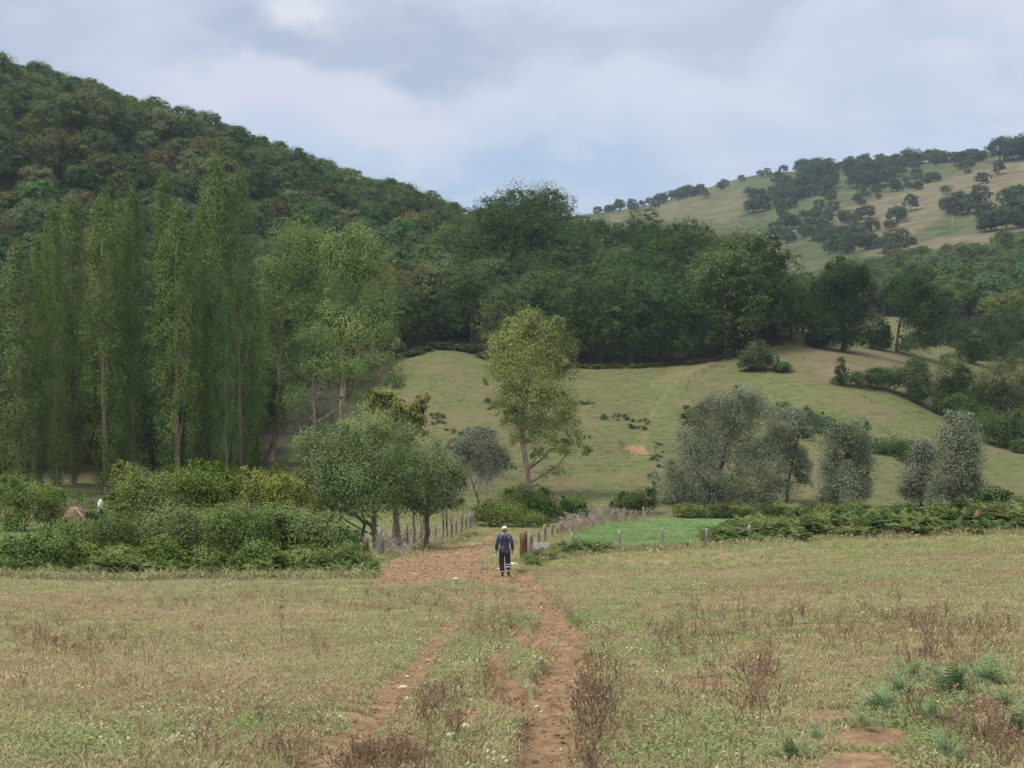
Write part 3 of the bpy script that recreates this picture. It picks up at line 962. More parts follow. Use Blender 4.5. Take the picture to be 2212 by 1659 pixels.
# wood on the right-hand slope
g = np.random.default_rng(13)
pts = np.array(jitter_grid(70, 200, 262, 470, 8.2, g))
n_r = 0
for x, y in pts:
    z = H(x, y)
    px = float(project(np.array([x]), np.array([y]), np.array([z]))[0][0])
    lo = np.interp(px, [1740, 1850, 1950, 2050, 2250], [330, 322, 322, 300, 262])
    hi = np.interp(px, [1700, 1800, 1900, 2000, 2100, 2180, 2260], [380, 400, 440, 460, 440, 470, 500])
    if px < 1735 or px > 2255 or y < lo or y > hi:
        continue
    if not visible(px, y, z + 10) or g.random() < 0.06:
        continue
    v = int(g.choice([0, 1, 2, 6, 3]))
    o = link('hillside_tree', hill_var[v])
    s = g.uniform(0.85, 1.25)
    o.location = (x, y, z - 0.5); o.rotation_euler = (0, 0, g.uniform(0, 6.28)); o.scale = (s, s, s * g.uniform(0.85, 1.05))
    n_r += 1
    zx = 'left part' if px < 1930 else ('middle' if px < 2090 else 'right part')
    zy = 'along its lower edge' if y < 330 else ('along its upper edge' if y > 400 else 'halfway up')
    cn = 'olive' if v == 3 else 'bluish green'
    tag(o, cn + ' tree in the ' + zx + ' of the hazy right wood, ' + zy, 'tree', cn + ' trees in the ' + zx + ' of the hazy wood, ' + zy)
print('RIGHTWOOD', n_r)

# scattered trees of the far hill: placed one by one where the photograph shows them, plus the hedgerow woods
g = np.random.default_rng(14)
far_spots = []


def far_row(pts_, n, spread, s0, s1, what):
    """trees along a line of (px, d)"""
    pts_ = np.array(pts_, float)
    for i in range(n):
        t = g.random() * (len(pts_) - 1); k = min(int(t), len(pts_) - 2); f = t - k
        px, d = pts_[k] * (1 - f) + pts_[k + 1] * f
        far_spots.append((px + g.normal() * spread, d + g.normal() * 14, g.uniform(s0, s1), what))


RIDGE = 'small dark tree on the far skyline'
HEDGE = 'dark tree in the wooded belt below the far skyline'
SLOPE = 'round dark tree on the tan far slope'
def far_py(pts_, n, spread, s0, s1, what):
    pts_ = np.array(pts_, float)
    for i in range(n):
        t = g.random() * max(1e-6, len(pts_) - 1); k = min(int(t), max(0, len(pts_) - 2)); f = t - k
        q = pts_[k] * (1 - f) + pts_[min(k + 1, len(pts_) - 1)] * f
        p = ground_at(q[0] + g.normal() * spread * 1.3, q[1] + g.normal() * spread, 440, 1200)
        if p.y < 1190:
            far_spots.append((CX + F * p.x / p.y, p.y, g.uniform(s0, s1), what))


far_row([(1290, 1000), (1400, 1015), (1480, 1020), (1560, 1030)], 26, 8, 0.7, 1.1, RIDGE)
for px in (1563, 1640, 1655, 1690, 1600):
    far_spots.append((px, 1030, 0.8, RIDGE))
far_row([(1720, 1005), (1850, 985), (1980, 950), (2120, 905)], 62, 8, 0.9, 1.4, RIDGE)
far_row([(2115, 870), (2212, 870), (2260, 870)], 12, 8, 1.5, 2.1, RIDGE)
far_py([(1385, 440), (1450, 430), (1545, 405)], 20, 9, 0.8, 1.1, SLOPE)
far_py([(1640, 455), (1700, 415), (1780, 395), (1860, 390), (1960, 375)], 90, 17, 0.75, 1.25, HEDGE)
far_py([(1690, 498), (1760, 470), (1830, 446), (1900, 418), (2000, 392), (2110, 356)], 36, 6, 0.5, 0.85, HEDGE)
far_py([(1630, 455), (1645, 465)], 6, 8, 1.0, 1.3, SLOPE)
far_py([(2040, 462), (2080, 455), (2115, 445)], 8, 7, 0.9, 1.3, SLOPE)
for q in ((1925, 416, 1.2), (2045, 420, .8), (2122, 398, 1.5), (2155, 376, 1.1), (1968, 456, 1.1), (1937, 482, 1.2), (1877, 474, 1.2), (1800, 465, 1.2), (1770, 450, 1.0), (1415, 450, .9), (1560, 412, .8), (1690, 470, .8), (2090, 375, .7), (2010, 350, .8), (1850, 440, .8)):
    far_py([q[:2]], 1, 1, q[2] * .8, q[2] * .9, SLOPE)
far_py([(1700, 510), (1790, 520), (1850, 530), (1960, 540)], 44, 12, 0.7, 1.1, 'bluish green tree in the hollow between the dark wood and the far hill')
far_py([(1760, 480), (1850, 485), (1950, 500)], 14, 12, 0.7, 1.0, SLOPE)
far_py([(2120, 505), (2170, 475), (2215, 430), (2190, 500)], 20, 12, 0.9, 1.3, SLOPE)
for px, d, s, what in far_spots:
    p = at(px, d)
    o = link('distant_tree', far_var[int(g.integers(0, 4))])
    o.location = p - Vector((0, 0, 0.4)); o.rotation_euler = (0, 0, g.uniform(0, 6.28)); o.scale = (s, s, s * g.uniform(0.8, 1.0))
    if what in (SLOPE, RIDGE, HEDGE):
        zx = ', above the dark wood' if px < 1700 else (', above the lane' if px < 1900 else (', above the round oak' if px < 2080 else ', near the right edge'))
        tag(o, what + zx, 'tree', {RIDGE: 'trees on the far skyline', HEDGE: 'trees of the wooded belt on the far hill', SLOPE: 'trees scattered on the far slopes'}[what] + zx)
        continue
    tag(o, what, 'tree', {RIDGE: 'trees on the far skyline', HEDGE: 'trees of the wooded belt on the far hill', SLOPE: 'trees scattered on the far slopes'}.get(what, 'trees in the far hollow'))
print('FAR', len(far_spots))


# ------------------------------------------------------------------ trees one can tell apart
def lobe_tree(name, label, cat, px, d, lobes, n, L, leafmat, bark, trunk, seed, group=None, aspect=0.62, branches=True, depth=0.85, gz=None, clump=0.18, per=26, r0=None, **kw):
    """lobes (px, py, rx, ry) and trunk (px, py) give sizes seen at depth d; every lobe has real depth of its own"""
    g = np.random.default_rng(seed)
    p = at(px, d)
    if trunk and d > 84:
        q = ground_at(trunk[0][0], trunk[0][1], 70, 260)
        if 0.75 < q.y / d < 1.3:
            p = at(px, q.y); d = q.y
    k = d / F
    bpy_ = float(project(np.array([p.x]), np.array([p.y]), np.array([p.z]))[1][0])
    gpy = bpy_ if gz is None else gz
    root = thing(name, label, cat, p, 0, group)
    Lb = []
    for (lx, ly, rx, ry) in lobes:
        Lb.append(((lx - px) * k, g.uniform(-0.35, 0.35) * rx * k, (gpy - ly) * k, rx * k, rx * k * depth, ry * k))
    for l in list(Lb):                    # sprigs that break the outline
        for q in range(3):
            dv = rand_dirs(g, 1)[0]; dv[2] = abs(dv[2]) if g.random() < .7 else dv[2]
            f_ = g.uniform(.14, .30); o_ = g.uniform(.85, 1.12)
            Lb.append((l[0] + dv[0] * l[3] * o_, l[1] + dv[1] * l[4] * o_, l[2] + dv[2] * l[5] * o_, l[3] * f_, l[4] * f_, l[5] * f_ * 1.2))
    nmain = len(lobes)
    V, Fc, tint = crown(seed, Lb, n, L, aspect, clump=clump, per=per, **kw)
    keepz = V[:, 2].reshape(-1, 4).mean(1) > 0.02
    Fc = Fc[keepz]
    if trunk:
        w_ = Wood()
        tp = [((a - px) * k, 0.0, (gpy - b) * k) for a, b in trunk]
        tp[0] = (tp[0][0], 0, -0.3)
        hh = tp[-1][2]
        rb = r0 or max(0.09, 0.016 * hh + 0.05)
        tp2 = np.array(tp)
        ts = np.linspace(0, 1, 14)
        tt = np.concatenate([[0], np.cumsum(np.linalg.norm(np.diff(tp2, axis=0), axis=1))]); tt /= tt[-1]
        path = np.stack([np.interp(ts, tt, tp2[:, i]) for i in range(3)], 1)
        path[1:, :2] += g.normal(size=(13, 2)) * 0.02 * hh * 0.3
        w_.tube(path, rb * (1 - 0.85 * ts) * (1 + 0.5 * np.exp(-ts * 18)), 9)
        if branches:
            for (lx, ly, lz, rx, ry, rz) in Lb[:nmain]:
                j = int(np.argmin(np.abs(path[:, 2] - max(0.3, lz - 0.55 * math.hypot(lx - path[-1][0], rz)))))
                s = path[min(j, 12)]
                limb(w_, g, s, (lx, ly, lz), rb * (1 - 0.85 * ts[min(j, 12)]) * 0.5, 0.02, sag=0.05)
                for q in range(3):
                    dv = rand_dirs(g, 1)[0] * np.array([rx, ry, rz]) * 0.8
                    limb(w_, g, (lx, ly, lz), np.array((lx, ly, lz)) + dv, 0.03 + 0.006 * rx, 0.012, segs=4, sides=5)
        link('trunk', w_.mesh('trunk', bark), root)
    link('crown', mesh_np('crown', V, Fc, [leafmat], attrs={'tint': ('FLOAT', tint)}), root)
    return root


# columnar poplars
def column_variant(seed, hgt, wid, n, bare):
    g = np.random.default_rng(seed)
    n = int(n * 1.6)
    nc = n // 22
    t = g.random(nc) ** 0.85
    prof = wid * (0.42 + 0.75 * np.sin(np.clip(t * 1.05, 0, 1) ** 0.8 * math.pi * 0.82)) * np.clip((1.03 - t) * 7, 0, 1)
    prof *= 1 + 0.25 * np.sin(t * 37 + g.random() * 6) * (t < 0.6)
    a = g.uniform(0, 6.28, nc)
    rad = prof * 0.5 * (0.45 + 0.6 * g.random(nc))
    # bunches along a few rising limbs rather than an even sleeve
    lead = np.round(a / 6.28 * 7) / 7 * 6.28
    a = np.where(g.random(nc) < 0.6, lead + g.normal(size=nc) * 0.25, a)
    cp = np.stack([rad * np.cos(a), rad * np.sin(a), hgt * (0.03 + 0.97 * t)], 1)
    k = g.integers(0, nc, n)
    off = g.normal(size=(n, 3)) * np.array([0.20, 0.20, 0.55])
    pos = cp[k] + off
    dirs = np.stack([np.cos(a), np.sin(a), 0 * a], 1)[k]
    if bare > 0:      # part of the stem shows
        front = (dirs[:, 1] < 0.1) & (pos[:, 2] > hgt * 0.06) & (pos[:, 2] < hgt * bare) & (np.abs(pos[:, 0]) < 0.30)
        pos = pos[~front]; dirs = dirs[~front]; k = k[~front]
    nn = len(pos)
    nrm = dirs * 1.1 + np.array([0, 0, 0.3]) + 0.5 * rand_dirs(g, nn)
    nrm /= np.linalg.norm(nrm, axis=1)[:, None]
    s = 0.18 * (0.7 + 0.6 * g.random(nn))
    V, Fc = leaf_cards(pos, nrm, rand_dirs(g, nn) * 0.6 + np.array([0, 0, 1.2]), s, s * 0.62)
    ct = np.clip(0.42 + 0.15 * g.normal(size=nc), 0, 1)
    tint = np.repeat(np.clip(ct[k] + 0.08 * g.normal(size=nn) + .5 * (g.random(nn) > .985), 0, 1), 4)
    cm = mesh_np('crown', V, Fc, [M['column']], attrs={'tint': ('FLOAT', tint)})
    w_ = Wood()
    ts = np.linspace(0, 1, 10)
    path = np.stack([np.cumsum(g.normal(size=10) * 0.06), np.cumsum(g.normal(size=10) * 0.04), hgt * 0.9 * ts - 0.3], 1)
    w_.tube(path, 0.27 * (1 - 0.9 * ts), 8)
    for q in range(9):
        z0 = hgt * g.uniform(0.1, 0.6); aa = g.uniform(0, 6.28)
        limb(w_, g, (0, 0, z0), (wid * .35 * math.cos(aa), wid * .35 * math.sin(aa), z0 + hgt * 0.2), 0.06, 0.015, sag=-0.05)
    return w_.mesh('trunk', M['palebark']), cm, hgt


colv = [column_variant(300, 25, 3.0, 11000, 0.0), column_variant(301, 26, 3.4, 11500, 0.3), column_variant(302, 24, 2.7, 10000, 0.0), column_variant(303, 27, 2.5, 9500, 0.0), column_variant(304, 25, 3.2, 10500, 0.5)]
g = np.random.default_rng(15)
# px, depth, height of the top in the frame, variant, width, label
COLUMNS = [
    (-30, 104, 560, 0, 1.2, 'columnar poplar cut by the photo edge, leftmost of the row'),
    (38, 101, 540, 2, 1.25, 'dense columnar poplar with a dark bluish crown near the left edge'),
    (85, 108, 520, 0, 0.9, 'columnar poplar second from the left edge, slightly set back'),
    (118, 103, 455, 2, 0.8, 'slim columnar poplar with a bare base between two dark gaps'),
    (158, 110, 430, 3, 1.2, 'broad blunt columnar poplar behind the slim one on the left'),
    (228, 104, 430, 4, 1.25, 'olive columnar poplar with a long bare trunk showing'),
    (262, 112, 445, 0, 1.0, 'columnar poplar behind the bare trunked olive one'),
    (290, 106, 415, 3, 1.0, 'columnar poplar with bright green shoots along its stem'),
    (355, 105, 395, 2, 1.0, 'columnar poplar with a narrow spire like top'),
    (385, 103, 455, 1, 1.15, 'yellowish columnar poplar with a pale trunk above the thicket'),
    (428, 110, 480, 0, 0.9, 'columnar poplar between the yellowish one and the tallest'),
    (465, 107, 345, 3, 1.35, 'tallest dark columnar poplar of the row'),
    (520, 108, 385, 4, 1.0, 'dark columnar poplar with a grey upper trunk, beside the tallest'),
    (490, 104, 640, 1, 0.75, 'short columnar poplar with a reddish leaning trunk'),
    (548, 111, 620, 2, 0.9, 'short columnar poplar at the right end of the row'),
]
for px, d, ty, v, ws, lab in COLUMNS:
    tm, cm, hg = colv[v]
    p = at(px, d)
    bpy_ = float(project(np.array([p.x]), np.array([p.y]), np.array([p.z]))[1][0])
    hh = (bpy_ - ty) * d / F
    r_ = thing('columnar_poplar', lab, 'tree', p, g.uniform(-0.5, 0.5), 'columnar poplars in a row behind the thicket')
    r_.scale = (ws * 0.86, ws * 0.9, hh / hg)
    link('trunk', tm, r_); link('crown', cm, r_)

lobe_tree('poplar_tree', 'tall round poplar with a curved bare trunk beside the columnar row', 'tree', 582, 112,
          [(640, 560, 72, 75), (600, 640, 55, 80), (690, 560, 45, 60), (660, 700, 70, 70), (610, 760, 40, 60), (640, 820, 40, 50), (570, 700, 35, 90), (560, 860, 25, 70), (700, 640, 50, 60)],
          21000, 0.25, M['poplar'], M['palebark'], [(578, 1000), (598, 945), (603, 850), (606, 740), (625, 620), (640, 520)], 401, r0=0.36)
lobe_tree('poplar_tree', 'tall round poplar at the right end, leaning trunk over the meadow', 'tree', 735, 118,
          [(780, 560, 62, 66), (800, 640, 58, 70), (740, 600, 45, 70), (770, 720, 70, 60), (730, 690, 45, 50), (830, 700, 32, 42), (845, 745, 28, 20), (720, 540, 35, 40)],
          21000, 0.25, M['poplar'], M['palebark'], [(733, 830), (745, 745), (765, 640), (780, 540)], 402, r0=0.33)
lobe_tree('poplar_tree', 'lower feathery poplar spreading between the two tall round ones', 'tree', 672, 106,
          [(700, 800, 55, 40), (760, 810, 60, 40), (820, 800, 50, 35), (680, 740, 40, 40), (640, 870, 40, 40), (850, 830, 25, 22), (780, 860, 40, 25)],
          7500, 0.22, M['column'], M['palebark'], [(672, 900), (676, 850), (680, 790), (690, 730)], 403, r0=0.2)
lobe_tree('poplar_tree', 'solitary leafy poplar standing alone in front of the meadow', 'tree', 1142, 106,
          [(1143, 700, 34, 34), (1120, 735, 44, 46), (1170, 735, 44, 46), (1090, 760, 40, 40), (1205, 755, 40, 40), (1205, 705, 16, 22), (1098, 705, 16, 18), (1140, 790, 84, 50), (1075, 800, 30, 36), (1220, 800, 28, 34),
           (1150, 850, 78, 48), (1100, 865, 36, 36), (1200, 880, 50, 42), (1140, 905, 50, 40), (1222, 915, 30, 30), (1175, 940, 40, 34), (1245, 952, 26, 24), (1210, 972, 30, 20), (1268, 974, 14, 14), (1165, 985, 18, 18), (1195, 1022, 34, 13), (1105, 905, 26, 30), (1120, 950, 20, 22)],
          32000, 0.20, M['lone'], M['palebark'], [(1142, 1066), (1139, 1000), (1128, 940), (1132, 860), (1140, 760), (1143, 700)], 404, r0=0.27, clump=0.2)
lobe_tree('willow_tree', 'large silvery willow leaning over the hedge', 'tree', 1530, 104,
          [(1590, 900, 62, 52), (1540, 890, 40, 40), (1640, 900, 45, 42), (1580, 980, 70, 60), (1500, 1010, 60, 50), (1450, 1050, 42, 38), (1640, 1010, 52, 60), (1560, 1060, 70, 38), (1680, 1060, 40, 30), (1610, 860, 40, 25), (1490, 960, 36, 36), (1530, 1075, 60, 24), (1620, 1080, 60, 22), (1470, 1080, 40, 20)],
          36000, 0.26, M['willow'], M['bark'], [(1532, 1092), (1550, 1040), (1565, 980), (1590, 890)], 405, r0=0.3, aspect=0.34, clump=.24, inner=.4, group=None)
lobe_tree('willow_tree', 'grey green willow with a forked dark trunk behind the large silvery one', 'tree', 1705, 110,
          [(1700, 920, 42, 40), (1730, 940, 30, 35), (1680, 960, 32, 40), (1715, 1000, 34, 40), (1740, 1030, 22, 36)],
          11000, 0.26, M['willow'], M['darkbark'], [(1700, 1085), (1708, 1020), (1720, 960), (1730, 920)], 406, aspect=0.34)
lobe_tree('willow_tree', 'slender willow with a pale straight trunk in the pasture', 'tree', 1812, 104,
          [(1800, 950, 28, 40), (1840, 950, 36, 42), (1860, 1000, 30, 45), (1800, 1020, 28, 46), (1830, 1060, 40, 34), (1790, 1075, 24, 24), (1865, 1055, 22, 34)],
          15000, 0.26, M['willow'], M['deadwood'], [(1812, 1100), (1808, 1040), (1803, 980), (1800, 920)], 407, aspect=0.34, clump=.26, inner=.4, r0=0.12)
lobe_tree('willow_tree', 'tall bushy silver willow second from the right', 'tree', 2062, 106,
          [(2075, 925, 36, 34), (2060, 960, 40, 40), (2085, 985, 34, 50), (2060, 1030, 46, 46), (2090, 1060, 40, 34), (2040, 1065, 34, 28)],
          18000, 0.26, M['willow'], M['bark'], [(2062, 1095), (2062, 1020), (2070, 930)], 408, aspect=0.34, clump=.26, inner=.4)
lobe_tree('willow_tree', 'small dark stemmed willow just left of the tall bushy one', 'tree', 1992, 103,
          [(1992, 985, 24, 36), (1985, 1030, 32, 34), (2000, 1060, 34, 28), (1975, 1065, 26, 24)],
          10000, 0.25, M['greywillow'], M['darkbark'], [(1992, 1092), (1993, 1040), (1995, 975)], 409, aspect=0.36, clump=.26)
rw = lobe_tree('willow_tree', 'grey willow with bare hanging branches by the fence end', 'tree', 1035, 92,
               [(1035, 965, 52, 30), (1000, 975, 34, 28), (1075, 985, 32, 28), (1010, 1000, 36, 24), (1060, 1010, 40, 26), (1035, 940, 34, 16)],
               9500, 0.22, M['greywillow'], M['bark'], [(1042, 1110), (1030, 1070), (1015, 1030), (1000, 990)], 410, aspect=0.36)
wb = Wood(); g = np.random.default_rng(16)
for i in range(26):
    a = g.uniform(-1.3, 1.6); s = np.array((g.uniform(-.8, .9), g.uniform(-.9, -.1), g.uniform(2.6, 3.9)))
    e = np.array((s[0] + g.uniform(-.5, .6), s[1] - g.uniform(0, .5), g.uniform(0.6, 2.0)))
    limb(wb, g, s, e, 0.035, 0.012, sag=0.10, segs=6, sides=5, wob=0.05)
link('bare_branches', wb.mesh('bare_branches', M['deadwood']), rw)
lobe_tree('willow_tree', 'blue grey willow half hidden between the round poplars and the fruit trees', 'tree', 700, 98,
          [(700, 870, 48, 44), (650, 900, 36, 44), (740, 880, 38, 36), (690, 930, 55, 40), (640, 950, 30, 30)],
          9000, 0.24, M['greywillow'], M['bark'], [(672, 1010), (674, 900), (676, 850)], 411, aspect=0.36, clump=.25)

# fruit trees inside the left fence
lobe_tree('fruit_tree', 'broad fruit tree with a low spreading crown inside the left fence', 'tree', 812, 62,
          [(740, 980, 70, 52), (810, 950, 78, 55), (690, 1010, 50, 44), (770, 1040, 80, 46), (850, 1030, 60, 50), (720, 1070, 50, 30), (670, 960, 36, 36), (800, 1090, 60, 26), (740, 1100, 50, 22), (700, 1105, 40, 20), (868, 1065, 34, 34), (650, 1050, 26, 30)],
          17000, 0.155, M['orchard'], M['bark'], [(813, 1186), (808, 1140), (806, 1080), (800, 1000)], 412, r0=0.17, clump=0.27, inner=.4)
lobe_tree('fruit_tree', 'fruit tree with bright yellowish leaf tips beside the fence end', 'tree', 925, 64,
          [(920, 990, 58, 45), (960, 1020, 42, 40), (900, 1050, 55, 36), (950, 1070, 45, 28), (985, 1050, 24, 26), (870, 1000, 40, 45), (930, 1098, 40, 20), (890, 1090, 40, 20), (975, 1085, 26, 20), (865, 1085, 34, 24), (990, 1020, 22, 24), (880, 950, 30, 26)],
          12000, 0.15, M['orchard'], M['bark'], [(921, 1150), (922, 1110), (926, 1050), (930, 990)], 413, r0=0.16, clump=0.27, inner=.4)
lobe_tree('fruit_tree', 'shaded fruit tree with a curved dark trunk behind the others', 'tree', 780, 70,
          [(770, 1060, 50, 40), (720, 1050, 44, 40), (810, 1070, 40, 30), (690, 1085, 30, 24)],
          7000, 0.16, M['orchard'], M['darkbark'], [(779, 1155), (786, 1130), (782, 1105), (776, 1060)], 414, r0=0.13)
lobe_tree('mulberry_tree', 'upright tree of large yellowing leaves rising behind the fruit trees', 'tree', 850, 72,
          [(820, 865, 22, 26), (845, 880, 24, 34), (875, 900, 26, 26), (905, 880, 16, 26), (920, 860, 10, 12), (905, 925, 20, 24), (850, 930, 32, 30), (800, 880, 12, 14)],
          3200, 0.24, M['mulberry'], M['bark'], [(850, 1110), (850, 1000), (852, 930), (845, 870)], 415, r0=0.1, per=14)

# edge trees on the right
lobe_tree('oak_tree', 'dense dark oak standing just right of the wood and the lane', 'tree', 1822, 218,
          [(1820, 600, 48, 40), (1790, 640, 36, 48), (1855, 630, 34, 48), (1820, 680, 55, 46), (1785, 715, 36, 30), (1850, 715, 34, 34), (1820, 735, 40, 18)],
          20000, 0.40, M['darkoak'], M['darkbark'], [(1822, 760), (1822, 700), (1820, 600)], 416, r0=0.4)
lobe_tree('oak_tree', 'round crowned oak with a gap under one side and a light field behind', 'tree', 1968, 205,
          [(1975, 630, 45, 36), (1945, 655, 32, 34), (2010, 655, 34, 36), (1985, 690, 46, 36), (2010, 725, 36, 36), (1970, 745, 36, 24)],
          20000, 0.36, M['beech'], M['darkbark'], [(1936, 760), (1938, 720), (1945, 690), (1975, 640)], 417, r0=0.32)


def bush(name, label, cat, px, d, lobes, n, L, leafmat, seed, group=None, **kw):
    """a shrub: leafy crown on a few short stems"""
    g = np.random.default_rng(seed)
    p = at(px, d)
    low = max(b_[1] + 0.8 * b_[3] for b_ in lobes)
    if d > 86:
        q = ground_at(px, low, 70, 260)
        if 0.6 < q.y / d < 1.4:
            p = q; d = q.y
    k = d / F
    bpy_ = float(project(np.array([p.x]), np.array([p.y]), np.array([p.z]))[1][0])
    sink = max(0.0, (bpy_ - low) * k) if d > 86 else 0.0
    root = thing(name, label, cat, p, 0, group)
    Lb = []
    for lx, ly, rx, ry in lobes:
        wx, wy = (lx - px) * k, g.uniform(-0.3, 0.3) * rx * k
        drop = H(p.x + wx, p.y + wy) - p.z       # each part of a long hedge stands on its own ground
        cz = (bpy_ - ly) * k - sink + (drop if len(lobes) > 3 and name.startswith(('hedge', 'scrub')) else 0)
        Lb.append((wx, wy, cz, rx * k, rx * k * 0.9, ry * k))
        if cz - ry * k * 0.6 > 0.3 + max(0.0, drop) and cz < ry * k * 3.2:      # leafy down to the ground
            Lb.append((wx * 0.95, wy, max(drop, 0) + cz * 0.4, rx * k * 0.85, rx * k * 0.8, cz * 0.5))
    nb = len(Lb)
    for l in Lb[:nb]:
        for q in range(4):
            dv = rand_dirs(g, 1)[0]; dv[2] = abs(dv[2])
            f_ = g.uniform(.14, .32); o_ = g.uniform(.85, 1.15)
            Lb.append((l[0] + dv[0] * l[3] * o_, l[1] + dv[1] * l[4] * o_, l[2] + dv[2] * l[5] * o_, l[3] * f_, l[4] * f_, l[5] * f_ * 1.5))
    V, Fc, tint = crown(seed, Lb, n, L, kw.pop('aspect', 0.65), clump=kw.pop('clump', .21), **kw)
    zc_ = V[:, 2].reshape(-1, 4).mean(1)
    Fc = Fc[zc_ > -0.25]
    w_ = Wood()
    for (lx, ly, lz, rx, ry, rz) in Lb[:nb]:
        for q in range(2):
            limb(w_, g, (lx * 0.5 + g.normal() * 0.15, ly * 0.5, -0.2), (lx + g.normal() * rx * 0.3, ly, lz + g.uniform(0, .6) * rz), 0.03 + 0.004 * rx, 0.01, sag=0.02)
    link('stems', w_.mesh('stems', M['darkbark']), root)
    link('foliage', mesh_np('foliage', V, Fc, [leafmat], attrs={'tint': ('FLOAT', tint)}), root)
    return root


# the thicket on the left
bush('shrub', 'bright green shrub at the back left of the thicket', 'shrub', 300, 58, [(290, 1060, 60, 42), (340, 1085, 70, 50), (260, 1100, 45, 36)], 9000, 0.15, M['shrub'], 501)
bush('shrub', 'tallest leafy green shrub in the middle of the thicket', 'shrub', 440, 60, [(430, 1045, 62, 38), (480, 1060, 56, 44), (400, 1090, 60, 46), (430, 1010, 22, 18)], 11000, 0.15, M['shrub'], 502)
bush('shrub', 'yellow green shrub with upright shoots at the right of the thicket', 'shrub', 590, 60, [(560, 1065, 48, 40), (610, 1075, 55, 45), (650, 1080, 30, 34), (530, 1030, 16, 22), (588, 1028, 14, 24)], 10000, 0.15, M['yellowshrub'], 503)
bush('shrub', 'yellow green shrub with a spiky top beside the dark gap', 'shrub', 268, 64, [(262, 1035, 20, 36), (275, 1070, 28, 34)], 3500, 0.15, M['yellowshrub'], 504)
bush('shrub', 'low dense green shrub against the poplar bases at the left edge', 'shrub', 25, 78, [(15, 1055, 40, 30), (60, 1070, 50, 26), (-20, 1065, 30, 26)], 7000, 0.17, M['shrub'], 505)
bush('shrub', 'grey green sprawling shrub behind the hay heap', 'shrub', 115, 80, [(100, 1075, 40, 22), (140, 1085, 40, 22), (180, 1098, 32, 16)], 6000, 0.16, M['bramble'], 506)
bush('shrub', 'yellowing shrub at the left edge below the first poplar', 'shrub', 12, 88, [(5, 980, 32, 46), (30, 1010, 26, 34), (-20, 1000, 26, 40)], 6000, 0.18, M['mulberry'], 507)
BR = 'brambles of the left thicket'
for i, (px, d, lb, lab) in enumerate([
    (60, 47, [(50, 1190, 60, 34), (110, 1185, 55, 36), (0, 1195, 50, 34)], 'bramble mound at the left edge of the field'),
    (170, 51, [(150, 1160, 60, 34), (200, 1165, 55, 40)], 'bramble mound with grassy stems below the white post'),
    (260, 49, [(250, 1150, 60, 46), (300, 1165, 55, 44)], 'dark green bramble mound in the thicket below the bright shrub'),
    (380, 49, [(370, 1140, 66, 46), (430, 1150, 60, 46)], 'bramble mound in the thicket under the tallest shrub'),
    (505, 48, [(490, 1140, 62, 46), (545, 1150, 55, 46)], 'bramble mound speckled with pinkish flowers and fruit'),
    (620, 49, [(600, 1135, 55, 44), (660, 1150, 52, 44)], 'bramble mound with reddish tips under the yellow green shrub'),
    (715, 49, [(700, 1160, 50, 40), (745, 1175, 36, 34)], 'bramble mound at the right end of the thicket beside the fence'),
]):
    bush('bramble_bush', lab, 'bramble', px, d, lb, 7500, 0.125, M['bramble'], 520 + i, BR)
for i, (px, lab) in enumerate([(-20, 'at the photo edge'), (70, 'leftmost but one'), (165, 'below the white post'), (255, 'below the dark bramble mound'), (345, 'below the tallest shrub'), (450, 'in the middle'), (560, 'below the pinkish flowers'), (655, 'second from the fence'), (745, 'nearest the fence')]):
    hh_ = (30, 24, 34, 26, 36, 28, 34, 26, 30)[i]
    bush('bramble_bush', 'low bramble sprawling out of the thicket onto the field, ' + lab, 'bramble', px, 46.2 + .5 * (i % 3), [(px, 1232 - hh_ * .8, 46, hh_), (px + 34, 1236 - hh_ * .5, 36, hh_ * .7), (px - 36, 1236 - hh_ * .5, 34, hh_ * .7)], 4200, 0.12, M['bramble' if i % 2 else 'shrub'], 680 + i, 'low brambles along the front of the thicket')
for i in range(11):
    px = 1590 + i * 62
    hh_ = (16, 20, 24, 20, 26, 22, 28, 24, 30, 26, 30)[i]
    bush('bramble_bush', ('first', 'second', 'third', 'fourth', 'fifth', 'sixth', 'seventh', 'eighth', 'ninth', 'tenth', 'last')[i] + ' bramble bush from the left in the hedge along the right pasture', 'bramble', px, 65.5 + (i % 3),
         [(px, 1160 - hh_ - i * 2.2, 34, hh_), (px + 28, 1162 - hh_ * .8 - i * 2.2, 28, hh_ * .8)], 4200, 0.13, M['bramble' if i % 2 else 'hedge'], 660 + i, 'bramble bushes of the right hedge')
# bushes by the lone poplar, the fence end and in the meadow
bush('ivy_bush', 'dark ivy covered mound at the foot of the solitary poplar', 'bush', 1140, 98, [(1140, 1070, 40, 24), (1110, 1085, 42, 26), (1165, 1095, 40, 30), (1185, 1110, 28, 22)], 9000, 0.17, M['ivy'], 540)
bush('ivy_bush', 'green bramble mound at the end of the left fence', 'bush', 1075, 88, [(1060, 1105, 36, 22), (1100, 1115, 44, 22), (1145, 1125, 40, 16)], 7500, 0.16, M['shrub'], 541)
bush('ivy_bush', 'rounded dark bush right of the poplar foot', 'bush', 1238, 92, [(1238, 1092, 30, 20), (1222, 1108, 24, 18), (1252, 1110, 20, 16)], 5000, 0.16, M['ivy'], 542)
bush('hedge_bush', 'dark green bush under the left side of the silvery willow', 'bush', 1365, 99, [(1360, 1085, 34, 20), (1395, 1080, 30, 22), (1335, 1100, 22, 14)], 5000, 0.17, M['hedge'], 543)
bush('hedge_bush', 'bush on the meadow edge where the lane leaves the wood', 'bush', 1640, 186, [(1635, 765, 32, 24), (1660, 785, 26, 18), (1615, 780, 22, 18)], 5000, 0.32, M['hedge'], 544)
